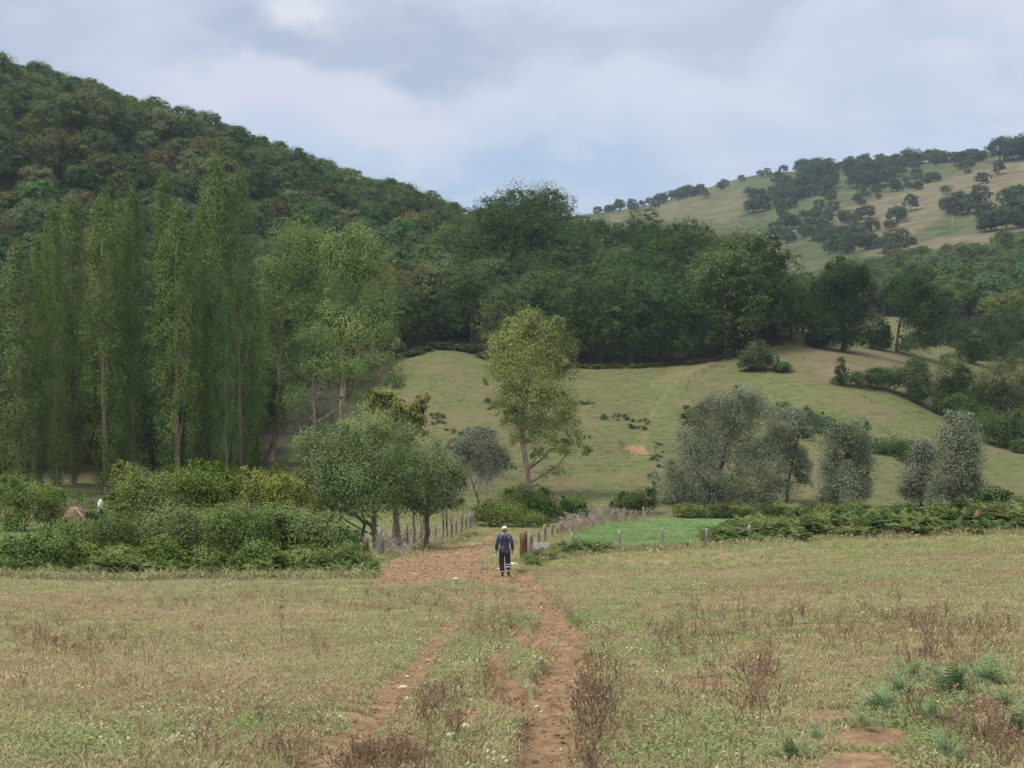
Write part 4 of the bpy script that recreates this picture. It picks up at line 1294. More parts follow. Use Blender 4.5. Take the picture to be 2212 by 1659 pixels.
bush('hedge_bush', 'dark round bush on the left of the triangular bank', 'bush', 1690, 178, [(1690, 795, 20, 10)], 1500, 0.3, M['ivy'], 545)
bush('hedge_tree', 'slim young tree standing on the triangular bank', 'tree', 1816, 170, [(1816, 790, 12, 18), (1812, 815, 13, 20), (1820, 805, 11, 16)], 1800, 0.26, M['hedge'], 546)
bush('hedge_bush', 'low hedge along the lower edge of the triangular bank', 'hedge', 1880, 168, [(1820, 830, 24, 12), (1860, 820, 30, 14), (1900, 810, 30, 14), (1945, 798, 34, 14), (1985, 790, 26, 12)], 7500, 0.28, M['hedge'], 547)
for i, (px, d, lb, n, lab, mt) in enumerate([
    (1980, 158, [(1980, 815, 26, 40), (1995, 850, 28, 26)], 5000, 'rounded bush at the tip of the right hand scrub', 'hedge'),
    (2060, 170, [(2060, 815, 40, 38), (2040, 850, 34, 30), (2090, 850, 34, 30)], 6000, 'grey green bush in the scrub below the round crowned oak', 'hedge'),
    (2150, 165, [(2150, 820, 42, 42), (2130, 860, 40, 34), (2180, 870, 36, 36)], 6000, 'large rounded bush in the scrub on the right', 'hedge'),
    (2215, 175, [(2215, 800, 40, 50), (2225, 850, 40, 40)], 5000, 'dark bush in the scrub at the right edge of the photo', 'hedge'),
    (2080, 150, [(2080, 875, 36, 22), (2040, 880, 28, 18), (2120, 900, 34, 20)], 5000, 'low bush along the lower side of the right hand scrub', 'ivy'),
    (2170, 142, [(2150, 920, 36, 24), (2195, 945, 40, 26), (2220, 920, 34, 34)], 6500, 'glossy green bush reaching down to the green strip', 'ivy'),
    (2225, 136, [(2215, 968, 26, 14)], 1500, 'low dark bush lowest in the right hand scrub', 'ivy'),
]):
    bush('scrub_bush', lab, 'bush', px, d, lb, int(n * 1.8), 0.28, M[mt], 560 + i, 'bushes of the right hand scrub')
for i, (px, d, rx, ry, h_, lab) in enumerate([
    (1895, 212, 22, 34, 715, 'small tree between the two oaks on the field edge'),
    (2050, 215, 30, 40, 700, 'small tree right of the round crowned oak'),
    (2095, 212, 32, 42, 735, 'dark small tree in the hedge line right of the oaks'),
    (2150, 210, 38, 50, 720, 'dark bushy tree in the hedge line near the right edge'),
    (2205, 212, 38, 60, 700, 'dark tree in the hedge line at the right edge'),
    (1765, 216, 20, 22, 725, 'shrubby tree left of the dense dark oak'),
]):
    bush('hedge_tree', lab, 'tree', px, d, [(px, h_, rx, ry), (px - rx * .6, h_ + ry * .6, rx * .8, ry * .7), (px + rx * .6, h_ + ry * .6, rx * .8, ry * .7)], 5500, 0.36, M['darkoak'], 580 + i, 'small trees of the hedge line beside the oaks')
# hedge that runs down beside the green strip, and the one behind the clover
for i, (px, d, py, rx, ry, lab) in enumerate([
    (1690, 146, 885, 16, 12, 'bush at the upper end of the hedge beside the green strip'),
    (1735, 140, 900, 20, 12, 'scrubby bush in the hedge just right of the silvery willow'),
    (1775, 136, 915, 18, 14, 'round dark bush in the middle of the hedge beside the strip'),
    (1840, 132, 945, 22, 10, 'thin brownish bush in the hedge beside the strip'),
    (1925, 128, 962, 32, 13, 'long dark bush in the hedge beside the strip'),
    (1995, 124, 985, 30, 14, 'bush in the hedge just left of the tall bushy willow'),
    (2150, 108, 1075, 24, 14, 'dark bush right of the tall bushy willow'),
]):
    rx, ry = rx * 1.35, ry * 1.25
    bush('hedge_bush', lab, 'bush', px, d, [(px, py, rx, ry), (px - rx * .8, py + ry * .5, rx * .7, ry * .7), (px + rx * .8, py + ry * .5, rx * .7, ry * .7)], 3200, 0.24, M['hedge'], 600 + i, 'bushes of the hedge beside the green strip')
for i in range(12):
    px = 1480 + i * 34
    bush('hedge_bush', ('first', 'second', 'third', 'fourth', 'fifth', 'sixth', 'seventh', 'eighth', 'ninth', 'tenth', 'eleventh', 'last')[i] + ' weedy bush from the left in the low hedge behind the clover', 'bush', px, 97 + (i % 3), [(px, 1103, 24, 12), (px + 12, 1110, 18, 10)], 2200, 0.17, M['yellowshrub' if i % 3 == 0 else ('bramble' if i % 3 == 1 else 'hedge')], 620 + i, 'bushes of the low hedge behind the clover')

# a bare pale branch sticking out of the dark wood
dp = at(1278, 191.2)
dbt = thing('dead_branch', 'pale bare forked branch sticking out of the dark wood', 'branch', dp)
w_ = Wood(); g = np.random.default_rng(33)
w_.tube([(0, 2.2, -.4), (0.1, 1.6, 3), (0.3, -.5, 6.3)], [0.14, 0.10, 0.07], 7)
link('stem', w_.mesh('stem', M['darkbark']), dbt)
for e, f in (((0.9, -1.2, 7.4), (1.2, -1.2, 6.6)), ((-0.5, -1.0, 7.0), (-0.6, -1.2, 6.4))):
    w_ = Wood(); w_.tube([(0.3, -.5, 6.2), (0.3 * .5 + e[0] * .5, -.8, 7.0), e, f], [0.045, 0.04, 0.03, 0.02], 6)
    link('fork', w_.mesh('fork', M['post']), dbt)

# ------------------------------------------------------------------ fences
def post_mesh(h, r, seed, lean=(0, 0), sides=7):
    g = np.random.default_rng(seed)
    w_ = Wood()
    ts = np.linspace(0, 1, 6)
    pts_ = np.stack([lean[0] * ts + g.normal(size=6) * 0.012, lean[1] * ts + g.normal(size=6) * 0.012, -0.3 + (h + 0.3) * ts], 1)
    w_.tube(pts_, r * (1.05 - 0.15 * ts) * (1 + 0.06 * g.normal(size=6)), sides)
    return w_


def fence_posts(fence, root_p, rows, mats_, tops):
    for i, (bx, by, tx, ty, rad, mk) in enumerate(rows):
        p = ground_at(bx, by, 30, 140)
        h = (by - ty) * p.y / F
        m_ = post_mesh(h, rad * (2.0 if rad < .07 and bx < 1040 else 1.4), 700 + i + int(bx), ((tx - bx) * p.y / F, 0))
        o = link('post', m_.mesh('post', M[mk]), fence)
        o.location = p - root_p
        tops.append((p, h, ((tx - bx) * p.y / F)))


LF = [(790, 1205, 788, 1165, .055, 'redpost'), (795, 1206, 793, 1162, .045, 'redpost'), (826, 1203, 823, 1142, .06, 'post'), (829, 1203, 827, 1150, .03, 'post'),
      (865, 1187, 855, 1096, .085, 'post'), (861, 1186, 857, 1120, .05, 'redpost'), (897, 1177, 892, 1096, .04, 'post'), (925, 1172, 922, 1121, .035, 'post'),
      (958, 1164, 957, 1092, .025, 'bark'), (966, 1163, 965, 1088, .03, 'bark'), (977, 1161, 974, 1112, .035, 'post'), (998, 1150, 997, 1107, .055, 'post'),
      (1017, 1141, 1015, 1108, .06, 'post'), (1029, 1131, 1026, 1100, .09, 'post'), (843, 1197, 841, 1150, .03, 'post'), (880, 1182, 879, 1132, .03, 'post'), (911, 1175, 909, 1118, .028, 'post'), (940, 1168, 941, 1128, .03, 'post'), (986, 1156, 985, 1118, .03, 'post'), (1007, 1146, 1006, 1112, .035, 'post'), (1022, 1137, 1022, 1108, .035, 'post')]
LF.sort()
p0 = ground_at(865, 1187, 30, 140)
lfence = thing('fence', 'rickety wire fence of uneven wooden posts along the dirt track', 'fence', p0)
ltops = []
fence_posts(lfence, p0, LF, M, ltops)


def wires(fence, root_p, tops, fracs, sag, rad=0.007):
    for fr in fracs:
        w_ = Wood()
        for (pa, ha, la), (pb, hb, lb) in zip(tops[:-1], tops[1:]):
            if (pb - pa).length < 0.7:
                continue
            a = pa + Vector((la * fr, -.05, ha * fr)) - root_p; b = pb + Vector((lb * fr, -.05, hb * fr)) - root_p
            ts = np.linspace(0, 1, 7)
            q = np.array(a)[None] * (1 - ts)[:, None] + np.array(b)[None] * ts[:, None]
            q[:, 2] -= sag * np.sin(ts * math.pi) + 0.02 * np.random.default_rng(int(fr * 100)).normal(size=7)
            w_.tube(q, np.full(7, rad), 4, cap=False)
        link('wire', w_.mesh('wire', M['wire']), fence)


wires(lfence, p0, [t for t in ltops[::2] if t[1] > 0.7], (0.35, 0.55, 0.8), 0.06)
# dry brushwood woven into the left fence
g = np.random.default_rng(34)
for k in range(9):
    w_ = Wood()
    base = ltops[min(2 + k, len(ltops) - 1)][0] - p0
    for q in range(14):
        s = np.array(base) + np.array((g.uniform(-.9, .9), g.uniform(-.2, .5), g.uniform(-.1, .2)))
        limb(w_, g, s, s + np.array((g.normal() * .5, g.normal() * .2, g.uniform(.4, 1.2))), 0.014, 0.006, segs=5, sides=4, wob=0.08)
    link('brushwood', w_.mesh('brushwood', M['deadwood']), lfence)

RF = [(1131, 1205, 1129, 1152, .11, 'redpost'), (1137, 1204, 1136, 1148, .05, 'redpost'), (1147, 1196, 1146, 1152, .09, 'post'), (1165, 1178, 1164, 1144, .05, 'post'), (1178, 1170, 1177, 1133, .06, 'post'),
      (1194, 1160, 1193, 1132, .05, 'post'), (1206, 1156, 1205, 1139, .05, 'post'), (1213, 1150, 1212, 1127, .09, 'post'), (1220, 1147, 1219, 1126, .09, 'post'), (1257, 1122, 1256, 1102, .07, 'post')]
p1 = ground_at(1131, 1205, 30, 140)
gfence = thing('fence', 'grey wooden post fence running away beside the gateway', 'fence', p1)
gt_ = []
fence_posts(gfence, p1, RF, M, gt_)
wires(gfence, p1, gt_, (0.5, 0.85), 0.04)
CF = [(1236, 1186, 1236, 1151, .06, 'concrete'), (1338, 1190, 1338, 1144, .062, 'concrete'), (1430, 1182, 1430, 1140, .06, 'concrete'), (1528, 1176, 1527, 1141, .062, 'concrete'), (1619, 1172, 1618, 1134, .062, 'concrete')]
p2 = ground_at(1338, 1190, 30, 140)
cfence = thing('fence', 'barbed wire fence on square grey posts in front of the clover', 'fence', p2)
ct_ = []
fence_posts(cfence, p2, CF, M, ct_)
wires(cfence, p2, ct_, (0.2, 0.55, 0.92), 0.05, 0.009)
BF = [(1390, 1116, 1390, 1095, .055, 'concrete'), (1454, 1114, 1454, 1095, .055, 'concrete'), (1530, 1112, 1530, 1094, .055, 'concrete')]
p3 = ground_at(1390, 1116, 60, 140)
bfence = thing('fence', 'short row of grey posts behind the clover below the willow', 'fence', p3)
bt_ = []
fence_posts(bfence, p3, BF, M, bt_)
wires(bfence, p3, bt_, (0.6, 0.9), 0.05)
MF = [(1482, 845, 1482, 826, .1, 'post'), (1490, 832, 1490, 815, .07, 'post'), (1500, 818, 1501, 802, .07, 'post'), (1516, 806, 1517, 790, .07, 'post'), (1536, 797, 1538, 783, .07, 'post'), (1560, 789, 1562, 776, .07, 'post'), (1518, 848, 1518, 830, .07, 'post')]
p4 = ground_at(1500, 818, 100, 215)
mfence = thing('fence', 'broken brush fence climbing the meadow to the lane', 'fence', p4)
mt_ = []
for i, (bx, by, tx, ty, rad, mk) in enumerate(MF):
    p = ground_at(bx, by, 100, 215)
    o = link('post', post_mesh((by - ty) * p.y / F, rad, 760 + i, (g.normal() * .2, 0)).mesh('post', M[mk]), mfence); o.location = p - p4
    mt_.append((p, 1.0, 0))
wires(mfence, p4, mt_[:6], (0.5, 0.9), 0.1, 0.02)

# leaning pale slab beside the gateway
ps = ground_at(1162, 1192, 30, 140)
w_ = Wood(); w_.box((0, 0, 0.16), (0.75, 0.06, 0.42), 0.1, (0.5, 0.5))
o = link('stone_slab', w_.mesh('stone_slab', M['concrete'], False)); o.location = ps
tag(o, 'pale grey slab leaning in the ferns beside the gateway', 'slab')

# orchard stumps
for (bx, by, tx, ty, r_, lab) in ((857, 1180, 850, 1092, .15, 'leaning grey pollard trunk against the left fence'), (812, 1184, 800, 1128, .12, 'knobbly cut trunk behind the first fence posts'), (916, 1158, 918, 1105, .17, 'thick pollarded trunk behind the middle of the left fence')):
    p = ground_at(bx, by, 30, 140) + Vector((0, 0.6, 0)); p.z = H(p.x, p.y)
    t_ = thing('tree_stump', lab, 'tree stump', p)
    h = (by - ty) * p.y / F
    w_ = Wood(); g = np.random.default_rng(int(bx))
    ts = np.linspace(0, 1, 8)
    path = np.stack([(tx - bx) * p.y / F * ts + g.normal(size=8) * .03, 0 * ts, -0.3 + (h + .3) * ts], 1)
    w_.tube(path, r_ * (1.1 - .35 * ts) * (1 + .1 * g.normal(size=8)), 9)
    link('trunk', w_.mesh('trunk', M['bark']), t_)
    for q in range(4):
        w_ = Wood(); s = path[4 + q % 4]; aa = g.uniform(0, 6.28)
        limb(w_, g, s, s + np.array((math.cos(aa) * .3, math.sin(aa) * .2, .28)), r_ * .55, r_ * .35, segs=4)
        link('knob', w_.mesh('knob', M['bark']), t_)

# white post, hay heap on the left
p = at(212, 62)
w_ = Wood()
w_.tube([(0, 0, -.4), (0, 0, 1.7), (0.03, 0, 2.0), (0.05, 0, 2.12), (.06, 0, 2.17)], [.10, .10, .10, .08, .03], 10)
o = link('marker_post', w_.mesh('marker_post', M['white'])); o.location = p
o.scale = (1.2, 1.2, 1.22); tag(o, 'white rounded post standing behind the left thicket', 'post')


def lump(name, seed, r, mat, sub=3, noise=0.25):
    bm = bmesh.new()
    bmesh.ops.create_icosphere(bm, subdivisions=sub, radius=1.0)
    V = np.array([v.co[:] for v in bm.verts])
    n = fbm(V[:, 0] * 1.3 + seed, V[:, 1] * 1.3 + V[:, 2] * .9, seed, 3)
    for v, k in zip(bm.verts, n):
        v.co = Vector((v.co.x * r[0], v.co.y * r[1], v.co.z * r[2])) * (1 + noise * float(k))
        for f in v.link_faces:
            f.smooth = True
    me = bpy.data.meshes.new(name); bm.to_mesh(me); bm.free(); me.materials.append(mat)
    return me


p = at(160, 65)
hy = thing('hay_heap', 'old brown hay heap with a pale pole leaning on it', 'hay heap', p)
link('heap', lump('heap', 5, (.85, .8, 1.15), M['hay'], 3, .35), hy).location = (0, 0, 1.05)
w_ = Wood(); w_.tube([(0.2, -.7, 2.25), (.7, -.9, 1.75), (1.5, -1.0, .6), (1.9, -1.0, 0)], [.035, .035, .03, .03], 6)
link('pole', w_.mesh('pole', M['deadwood']), hy)
sg = np.random.default_rng(44); V, Fc, ti = crown(44, [(0, 0, 1.05, .92, .85, 1.2)], 1500, .3, .07, clump=.2, inner=.85, up=.2)
link('straw', mesh_np('straw', V, Fc[V[:, 2].reshape(-1, 4).mean(1) > 0], [M['deadstem']], attrs={'tint': ('FLOAT', ti)}), hy)

# utility pole on the far slope
p = ground_at(2057, 495, 440, 1200)
up_ = thing('utility_pole', 'pale pole standing on the far tan slope', 'pole', p)
w_ = Wood(); w_.tube([(0, 0, -1), (0, 0, 7)], [.28, .18], 8); link('mast', w_.mesh('mast', M['post']), up_)
w_ = Wood(); w_.box((0, 0, 6.4), (1.6, .2, .2)); link('crossarm', w_.mesh('crossarm', M['concrete'], False), up_)

# ------------------------------------------------------------------ the walking man
mp0 = ground_at(1090, 1246, 30, 70)
man = thing('person', 'man walking away in navy work clothes and a cream cap, holding a stick', 'person', mp0, 0.03)
M['skin'] = flat_mat('skin', (0.42, 0.23, 0.16), (0.50, 0.29, 0.21), 30, 0.6)
M['shirt'] = flat_mat('navy_shirt', (0.036, 0.041, 0.084), (0.056, 0.063, 0.118), 9, 0.9, 0.02)
M['trousers'] = flat_mat('dark_navy_trousers', (0.020, 0.025, 0.048), (0.034, 0.042, 0.075), 9, 0.9, 0.02)
M['boot'] = flat_mat('dark_boots', (0.03, 0.025, 0.03), (0.06, 0.045, 0.045), 20, 0.6)
M['cap'] = flat_mat('cream_cap', (0.66, 0.58, 0.44), (0.76, 0.68, 0.54), 20, 0.9)
M['band'] = flat_mat('reflective_band', (0.62, 0.64, 0.66), (0.7, 0.72, 0.74), 20, 0.4)
M['piping'] = flat_mat('pale_piping', (0.34, 0.36, 0.46), (0.42, 0.44, 0.52), 20)
M['redtag'] = flat_mat('red_patch', (0.30, 0.03, 0.05), (0.40, 0.05, 0.07), 20)
M['hair'] = flat_mat('grey_brown_hair', (0.10, 0.075, 0.055), (0.18, 0.15, 0.12), 60)
M['stick'] = bark_mat('peeled_stick', (0.56, 0.40, 0.27), (0.74, 0.58, 0.44), 12)


def skin(name, verts, edges, radii, mat, parent, sub=2, root=0):
    me = bpy.data.meshes.new(name)
    me.from_pydata(verts, edges, [])
    o = link(name, me, parent)
    o.modifiers.new('skin', 'SKIN'); o.modifiers['skin'].use_smooth_shade = True
    for v, r_ in zip(me.skin_vertices[0].data, radii):
        v.radius = (r_, r_) if not isinstance(r_, tuple) else r_
    me.skin_vertices[0].data[root].use_root = True
    sb = o.modifiers.new('sub', 'SUBSURF'); sb.levels = sub; sb.render_levels = sub
    dg = bpy.context.evaluated_depsgraph_get()
    ev = bpy.data.meshes.new_from_object(o.evaluated_get(dg))
    o.modifiers.clear()
    o.data = ev
    ev.materials.clear(); ev.materials.append(mat)
    for p_ in ev.polygons:
        p_.use_smooth = True
    return o


# joints: x right in the picture, +y away from the camera (his front), z up
J = dict(pelvis=(0, 0, .93), waist=(0, .01, 1.06), chest=(0, .015, 1.27), neckb=(0, .02, 1.44), neck=(0, .045, 1.52), head=(0, .07, 1.60), top=(0, .075, 1.70),
         shl=(-.185, .01, 1.40), ell=(-.265, -.03, 1.13), wrl=(-.285, .06, .89), shr=(.185, .01, 1.40), elr=(.265, -.07, 1.14), wrr=(.275, -.04, .90),
         hil=(-.095, 0, .88), knl=(-.11, .05, .49), anl=(-.075, .02, .09), tol=(-.07, .17, .03),
         hir=(.095, 0, .88), knr=(.12, .06, .50), anr=(.13, -.16, .20), tor=(.135, -.08, .06))
names = list(J)
E = [('pelvis', 'waist'), ('waist', 'chest'), ('chest', 'neckb'), ('neckb', 'neck'), ('neck', 'head'), ('head', 'top'), ('neckb', 'shl'), ('shl', 'ell'), ('ell', 'wrl'), ('neckb', 'shr'), ('shr', 'elr'), ('elr', 'wrr'),
     ('pelvis', 'hil'), ('hil', 'knl'), ('knl', 'anl'), ('anl', 'tol'), ('pelvis', 'hir'), ('hir', 'knr'), ('knr', 'anr'), ('anr', 'tor')]
RD = dict(pelvis=(.14, .095), waist=(.135, .09), chest=(.16, .10), neckb=(.09, .07), neck=.055, head=(.078, .095), top=(.06, .075), shl=.065, ell=.042, wrl=.03, shr=.065, elr=.042, wrr=.03,
          hil=.085, knl=.055, anl=.04, tol=.035, hir=.085, knr=.055, anr=.04, tor=.035)


def fingers(side, V_, E_, R_):
    """palm, four fingers and a thumb from the wrist"""
    wi = V_.index(J['wr' + side])
    wx, wy, wz = J['wr' + side]
    s = -1 if side == 'l' else 1
    palm = len(V_); V_.append((wx + s * .004, wy + .012, wz - .055)); E_.append((wi, palm)); R_.append((.036, .018))
    for k in range(4):
        oy = -.030 + .02 * k
        L_ = (.070, .082, .078, .060)[k]
        a = len(V_)
        V_.append((wx + s * .004, wy + .012 + oy, wz - .095)); R_.append(.010)
        V_.append((wx - s * .010, wy + .016 + oy, wz - .095 - L_ * .55)); R_.append(.009)
        V_.append((wx - s * .036, wy + .018 + oy, wz - .095 - L_ * .75)); R_.append(.008)
        E_ += [(palm, a), (a, a + 1), (a + 1, a + 2)]
    a = len(V_)
    V_.append((wx - s * .012, wy + .052, wz - .060)); R_.append(.011)
    V_.append((wx - s * .024, wy + .062, wz - .095)); R_.append(.009)
    E_ += [(palm, a), (a, a + 1)]


BV = [J[n] for n in names]; BE = [(names.index(a), names.index(b)) for a, b in E]; BR_ = [RD[n] for n in names]
fingers('l', BV, BE, BR_); fingers('r', BV, BE, BR_)
skin('body', BV, BE, BR_, M['skin'], man)
sn_ = ['waist', 'chest', 'neckb', 'shl', 'ell', 'wrl', 'shr', 'elr', 'wrr', 'pelvis']
SJ = dict(J); SJ['pelvis'] = (0, .0, .985); SJ['wrl'] = (-.285, .05, .915); SJ['wrr'] = (.275, -.045, .925)
SR = dict(pelvis=(.165, .115), waist=(.165, .12), chest=(.19, .13), neckb=(.10, .085), shl=.088, ell=.072, wrl=.058, shr=.088, elr=.072, wrr=.058)
SE = [('pelvis', 'waist'), ('waist', 'chest'), ('chest', 'neckb'), ('neckb', 'shl'), ('shl', 'ell'), ('ell', 'wrl'), ('neckb', 'shr'), ('shr', 'elr'), ('elr', 'wrr')]
shirt = skin('shirt', [SJ[n] for n in sn_], [(sn_.index(a), sn_.index(b)) for a, b in SE], [SR[n] for n in sn_], M['shirt'], man)
w_ = Wood(); w_.tube([(0, .03, 1.45), (0, .035, 1.49), (0, .04, 1.525)], [.082, .075, .070], 12, cap=False); link('collar', w_.mesh('collar', M['shirt']), shirt)
for s in (-1, 1):
    w_ = Wood(); w_.tube([(s * .09, -.085, 1.46), (s * .135, -.118, 1.42), (s * .150, -.128, 1.36), (s * .155, -.128, 1.29)], [.009] * 4, 6)
    link('piping', w_.mesh('piping', M['piping']), shirt)
tn = ['pelvis', 'hil', 'knl', 'anl', 'hir', 'knr', 'anr']
TJ = dict(J); TJ['pelvis'] = (0, 0, .95); TJ['anl'] = (-.076, .02, .12); TJ['anr'] = (.13, -.145, .24)
TR = dict(pelvis=(.165, .12), hil=(.115, .115), knl=.098, anl=.080, hir=(.115, .115), knr=.098, anr=.078)
TE = [('pelvis', 'hil'), ('hil', 'knl'), ('knl', 'anl'), ('pelvis', 'hir'), ('hir', 'knr'), ('knr', 'anr')]
tro = skin('trousers', [TJ[n] for n in tn], [(tn.index(a), tn.index(b)) for a, b in TE], [TR[n] for n in tn], M['trousers'], man)


def band(a, b, t, r_):
    a, b = np.array(a), np.array(b); q0 = a + (b - a) * (t - .03); q1 = a + (b - a) * (t + .03)
    w_ = Wood(); w_.tube([q0, q1], [r_, r_], 14, cap=False)
    link('reflective_band', w_.mesh('reflective_band', M['band']), tro)


band(TJ['knl'], TJ['anl'], .80, .092)
band(TJ['knr'], TJ['anr'], .38, .096); band(TJ['knr'], TJ['anr'], .66, .091)
for an, to in (('anl', 'tol'), ('anr', 'tor')):
    a, t_ = np.array(J[an]), np.array(J[to])
    hl = a + np.array((0, -.05, -.045))
    skin('boot', [tuple(a + np.array((0, 0, .05))), tuple(a + np.array((0, -.005, -.02))), tuple(hl), tuple((a + t_) / 2 + np.array((0, .01, -.01))), tuple(t_ + np.array((0, .05, .0)))],
         [(0, 1), (1, 2), (1, 3), (3, 4)], [.058, .056, .04, .048, .042], M['boot'], man)
# cap, hair, waist patch
bm = bmesh.new()
bmesh.ops.create_uvsphere(bm, u_segments=20, v_segments=12, radius=1)
bmesh.ops.delete(bm, geom=[v for v in bm.verts if v.co.z < -0.12 or (v.co.z < .22 and v.co.y < -.75 and abs(v.co.x) < .35)], context='VERTS')
for v in bm.verts:
    v.co = Vector((v.co.x * .099, v.co.y * .118, v.co.z * .105))
me = bpy.data.meshes.new('cap'); bm.to_mesh(me); bm.free(); me.materials.append(M['cap'])
for p_ in me.polygons:
    p_.use_smooth = True
capo = link('cap', me, man); capo.location = (0, .068, 1.655); capo.rotation_euler = (R(-6), 0, 0)
w_ = Wood(); w_.box((0, .155, -.012), (.15, .10, .012), 0, (0, 0)); link('peak', w_.mesh('peak', M['cap'], False), capo)
w_ = Wood(); w_.tube([(-.04, -.108, -.005), (0, -.117, -.008), (.04, -.108, -.005)], [.008] * 3, 6); link('strap', w_.mesh('strap', M['cap']), capo)
hr = link('hair', lump('hair', 9, (.088, .085, .07), M['hair'], 2, .06), man); hr.location = (0, .045, 1.615)
for s in (-1, 1):
    e_ = link('ear', lump('ear', 3, (.012, .022, .032), M['skin'], 2, .05), man); e_.location = (s * .092, .07, 1.595)
w_ = Wood(); w_.box((-.02, -.125, 1.0), (.085, .014, .06), .0); link('waist_patch', w_.mesh('waist_patch', M['redtag'], False), man)
w_ = Wood(); w_.tube([(-.14, -.09, 1.07), (-.08, -.128, 1.04), (-.02, -.138, 1.02)], [.006] * 3, 5); link('cord', w_.mesh('cord', M['piping']), man)
# the stick in his left hand
st = Vector(J['wrl']) + Vector((0.016, 0.03, -0.10))
w_ = Wood(); w_.tube([(st.x - .004, st.y, st.z + .06), (st.x - .01, st.y - .01, st.z), (st.x - .02, st.y - .02, .4), (st.x - .035, st.y - .03, 0.0)], [.017, .018, .017, .015], 7)
o = link('walking_stick', w_.mesh('walking_stick', M['stick'])); o.location = mp0; o.rotation_euler = (0, 0, .03)
tag(o, 'thin pale wooden stick in the walking man\'s hand', 'stick')

# ------------------------------------------------------------------ stones and litter
def stone(px, py, wpx, hpx, lab, mat='stone', seed=1, name='stone', cat='stone', group=None, noise=.35):
    p = ground_at(px, py)
    k = p.y / F
    o = link(name, lump(name, seed, (wpx * k / 2, wpx * k / 2 * .8, hpx * k * .6), M[mat], 2, noise))
    o.location = p + Vector((0, 0, hpx * k * .1)); o.rotation_euler = (0, 0, seed * 1.3)
    return tag(o, lab, cat, group)


stone(975, 1592, 26, 14, 'white crumpled plastic scrap in the dry grass at the bottom', 'white', 3, 'plastic_scrap', 'litter', None, .8)
stone(1110, 1219, 26, 6, 'long pale stone on the ground right of the man', seed=4)
stone(1076, 1232, 14, 7, 'pale flat stone at the foot of the walking man', seed=5)
stone(1123, 1216, 8, 7, 'white stone at the foot of the gate post', seed=6)
stone(1004, 1575, 30, 16, 'reddish stone half buried between the wheel ruts', seed=7)
stone(1160, 1490, 14, 9, 'white stone on the inner edge of the right rut', seed=8)
stone(1170, 1497, 9, 8, 'small white stone next to another on the inner edge of the right rut', seed=9)
stone(870, 1473, 24, 10, 'pale flat stone in the left rut', seed=10)
stone(880, 1505, 22, 12, 'sandy stone on the lower half of the left rut', seed=11)
stone(985, 1251, 14, 6, 'pale stone at the near edge of the trampled soil', seed=12)
stone(1170, 1386, 14, 6, 'flat white stone beside the washed out bank in the right rut', seed=13)
stone(2045, 1261, 30, 7, 'dark flat dung pat on the pasture at the right', 'dung', 14, 'dung_pat', 'dung')
stone(700, 1240, 10, 5, 'small stone by the thicket', seed=15)
stone(1495, 1390, 12, 7, 'pale stone in the grass right of the rut', seed=16)

# ------------------------------------------------------------------ bracken, grass and weeds
def frond_clump(seed, n_fr, L, up, pairs=9):
    g = np.random.default_rng(seed)
    V, Fc, T = [], [], []
    cnt = 0
    for f in range(n_fr):
        a = g.uniform(0, 6.28); Lf = L * g.uniform(.65, 1.1); el = up + g.uniform(-.25, .2)
        tnt = g.random()
        hd = np.array((math.cos(a), math.sin(a), 0)); sd_ = np.array((-math.sin(a), math.cos(a), 0))
        p = np.array((g.normal() * .1, g.normal() * .1, 0.0)); step_ = Lf / (pairs + 3)
        for i in range(pairs + 3):
            e = el - 1.25 * (i / (pairs + 3)) ** 1.3
            dv = hd * math.cos(e) + np.array((0, 0, math.sin(e)))
            p = p + dv * step_
            if i < 3:
                continue
            t = (i - 3) / pairs
            ln = Lf * .30 * (1 - t) ** .8 + .02
            wd = step_ * .85
            for s in (-1, 1):
                q = p + sd_ * s * ln * .8 + dv * ln * .35 - np.array((0, 0, ln * .18)) + g.normal(size=3) * .012
                V += [p - dv * wd * .5, p + sd_ * s * ln * .5 - dv * wd * .25 + np.array((0, 0, .01)), q, p + dv * wd * .5]
                Fc.append((cnt, cnt + 1, cnt + 2, cnt + 3)); cnt += 4
                T += [np.clip(tnt * .6 + .2 + g.normal() * .12, 0, 1)] * 4
    return mesh_np('bracken_shape', np.array(V), np.array(Fc), [M['inst']], attrs={'tint': ('FLOAT', np.array(T))})


fern_p = [frond_clump(800 + i, 12, 0.72, 1.15, 11) for i in range(4)]


def fern_stuff(name, spots, label, seed, cols=((0.075, 0.115, 0.032), (0.105, 0.15, 0.042), (0.135, 0.17, 0.05))):
    """spots: rows of (px, d, spread_px, spread_d, n, scale)"""
    g = np.random.default_rng(seed)
    P, S, C = [], [], []
    for px, d, sx, sy, n, s in spots:
        pxs_ = px + g.uniform(-1, 1, n) * sx; ds = d + g.uniform(-1, 1, n) * sy
        xs = (pxs_ - CX) / F * ds
        zs_ = height(xs, ds)
        P += list(np.stack([xs, ds, zs_ - .03], 1)); S += list(s * g.uniform(.7, 1.2, n))
        for q in range(n):
            u = g.random()
            cc = np.array(cols[int(g.integers(0, len(cols)))]) * g.uniform(.8, 1.2)
            if u > .988:
                cc = np.array((0.24, 0.12, 0.05)) * g.uniform(.8, 1.2)
            C.append(cc)
    n = len(P)
    return scatter(name, P, scat_rot(g, n, .15), S, C, fern_p, g.integers(0, 4, n), label)


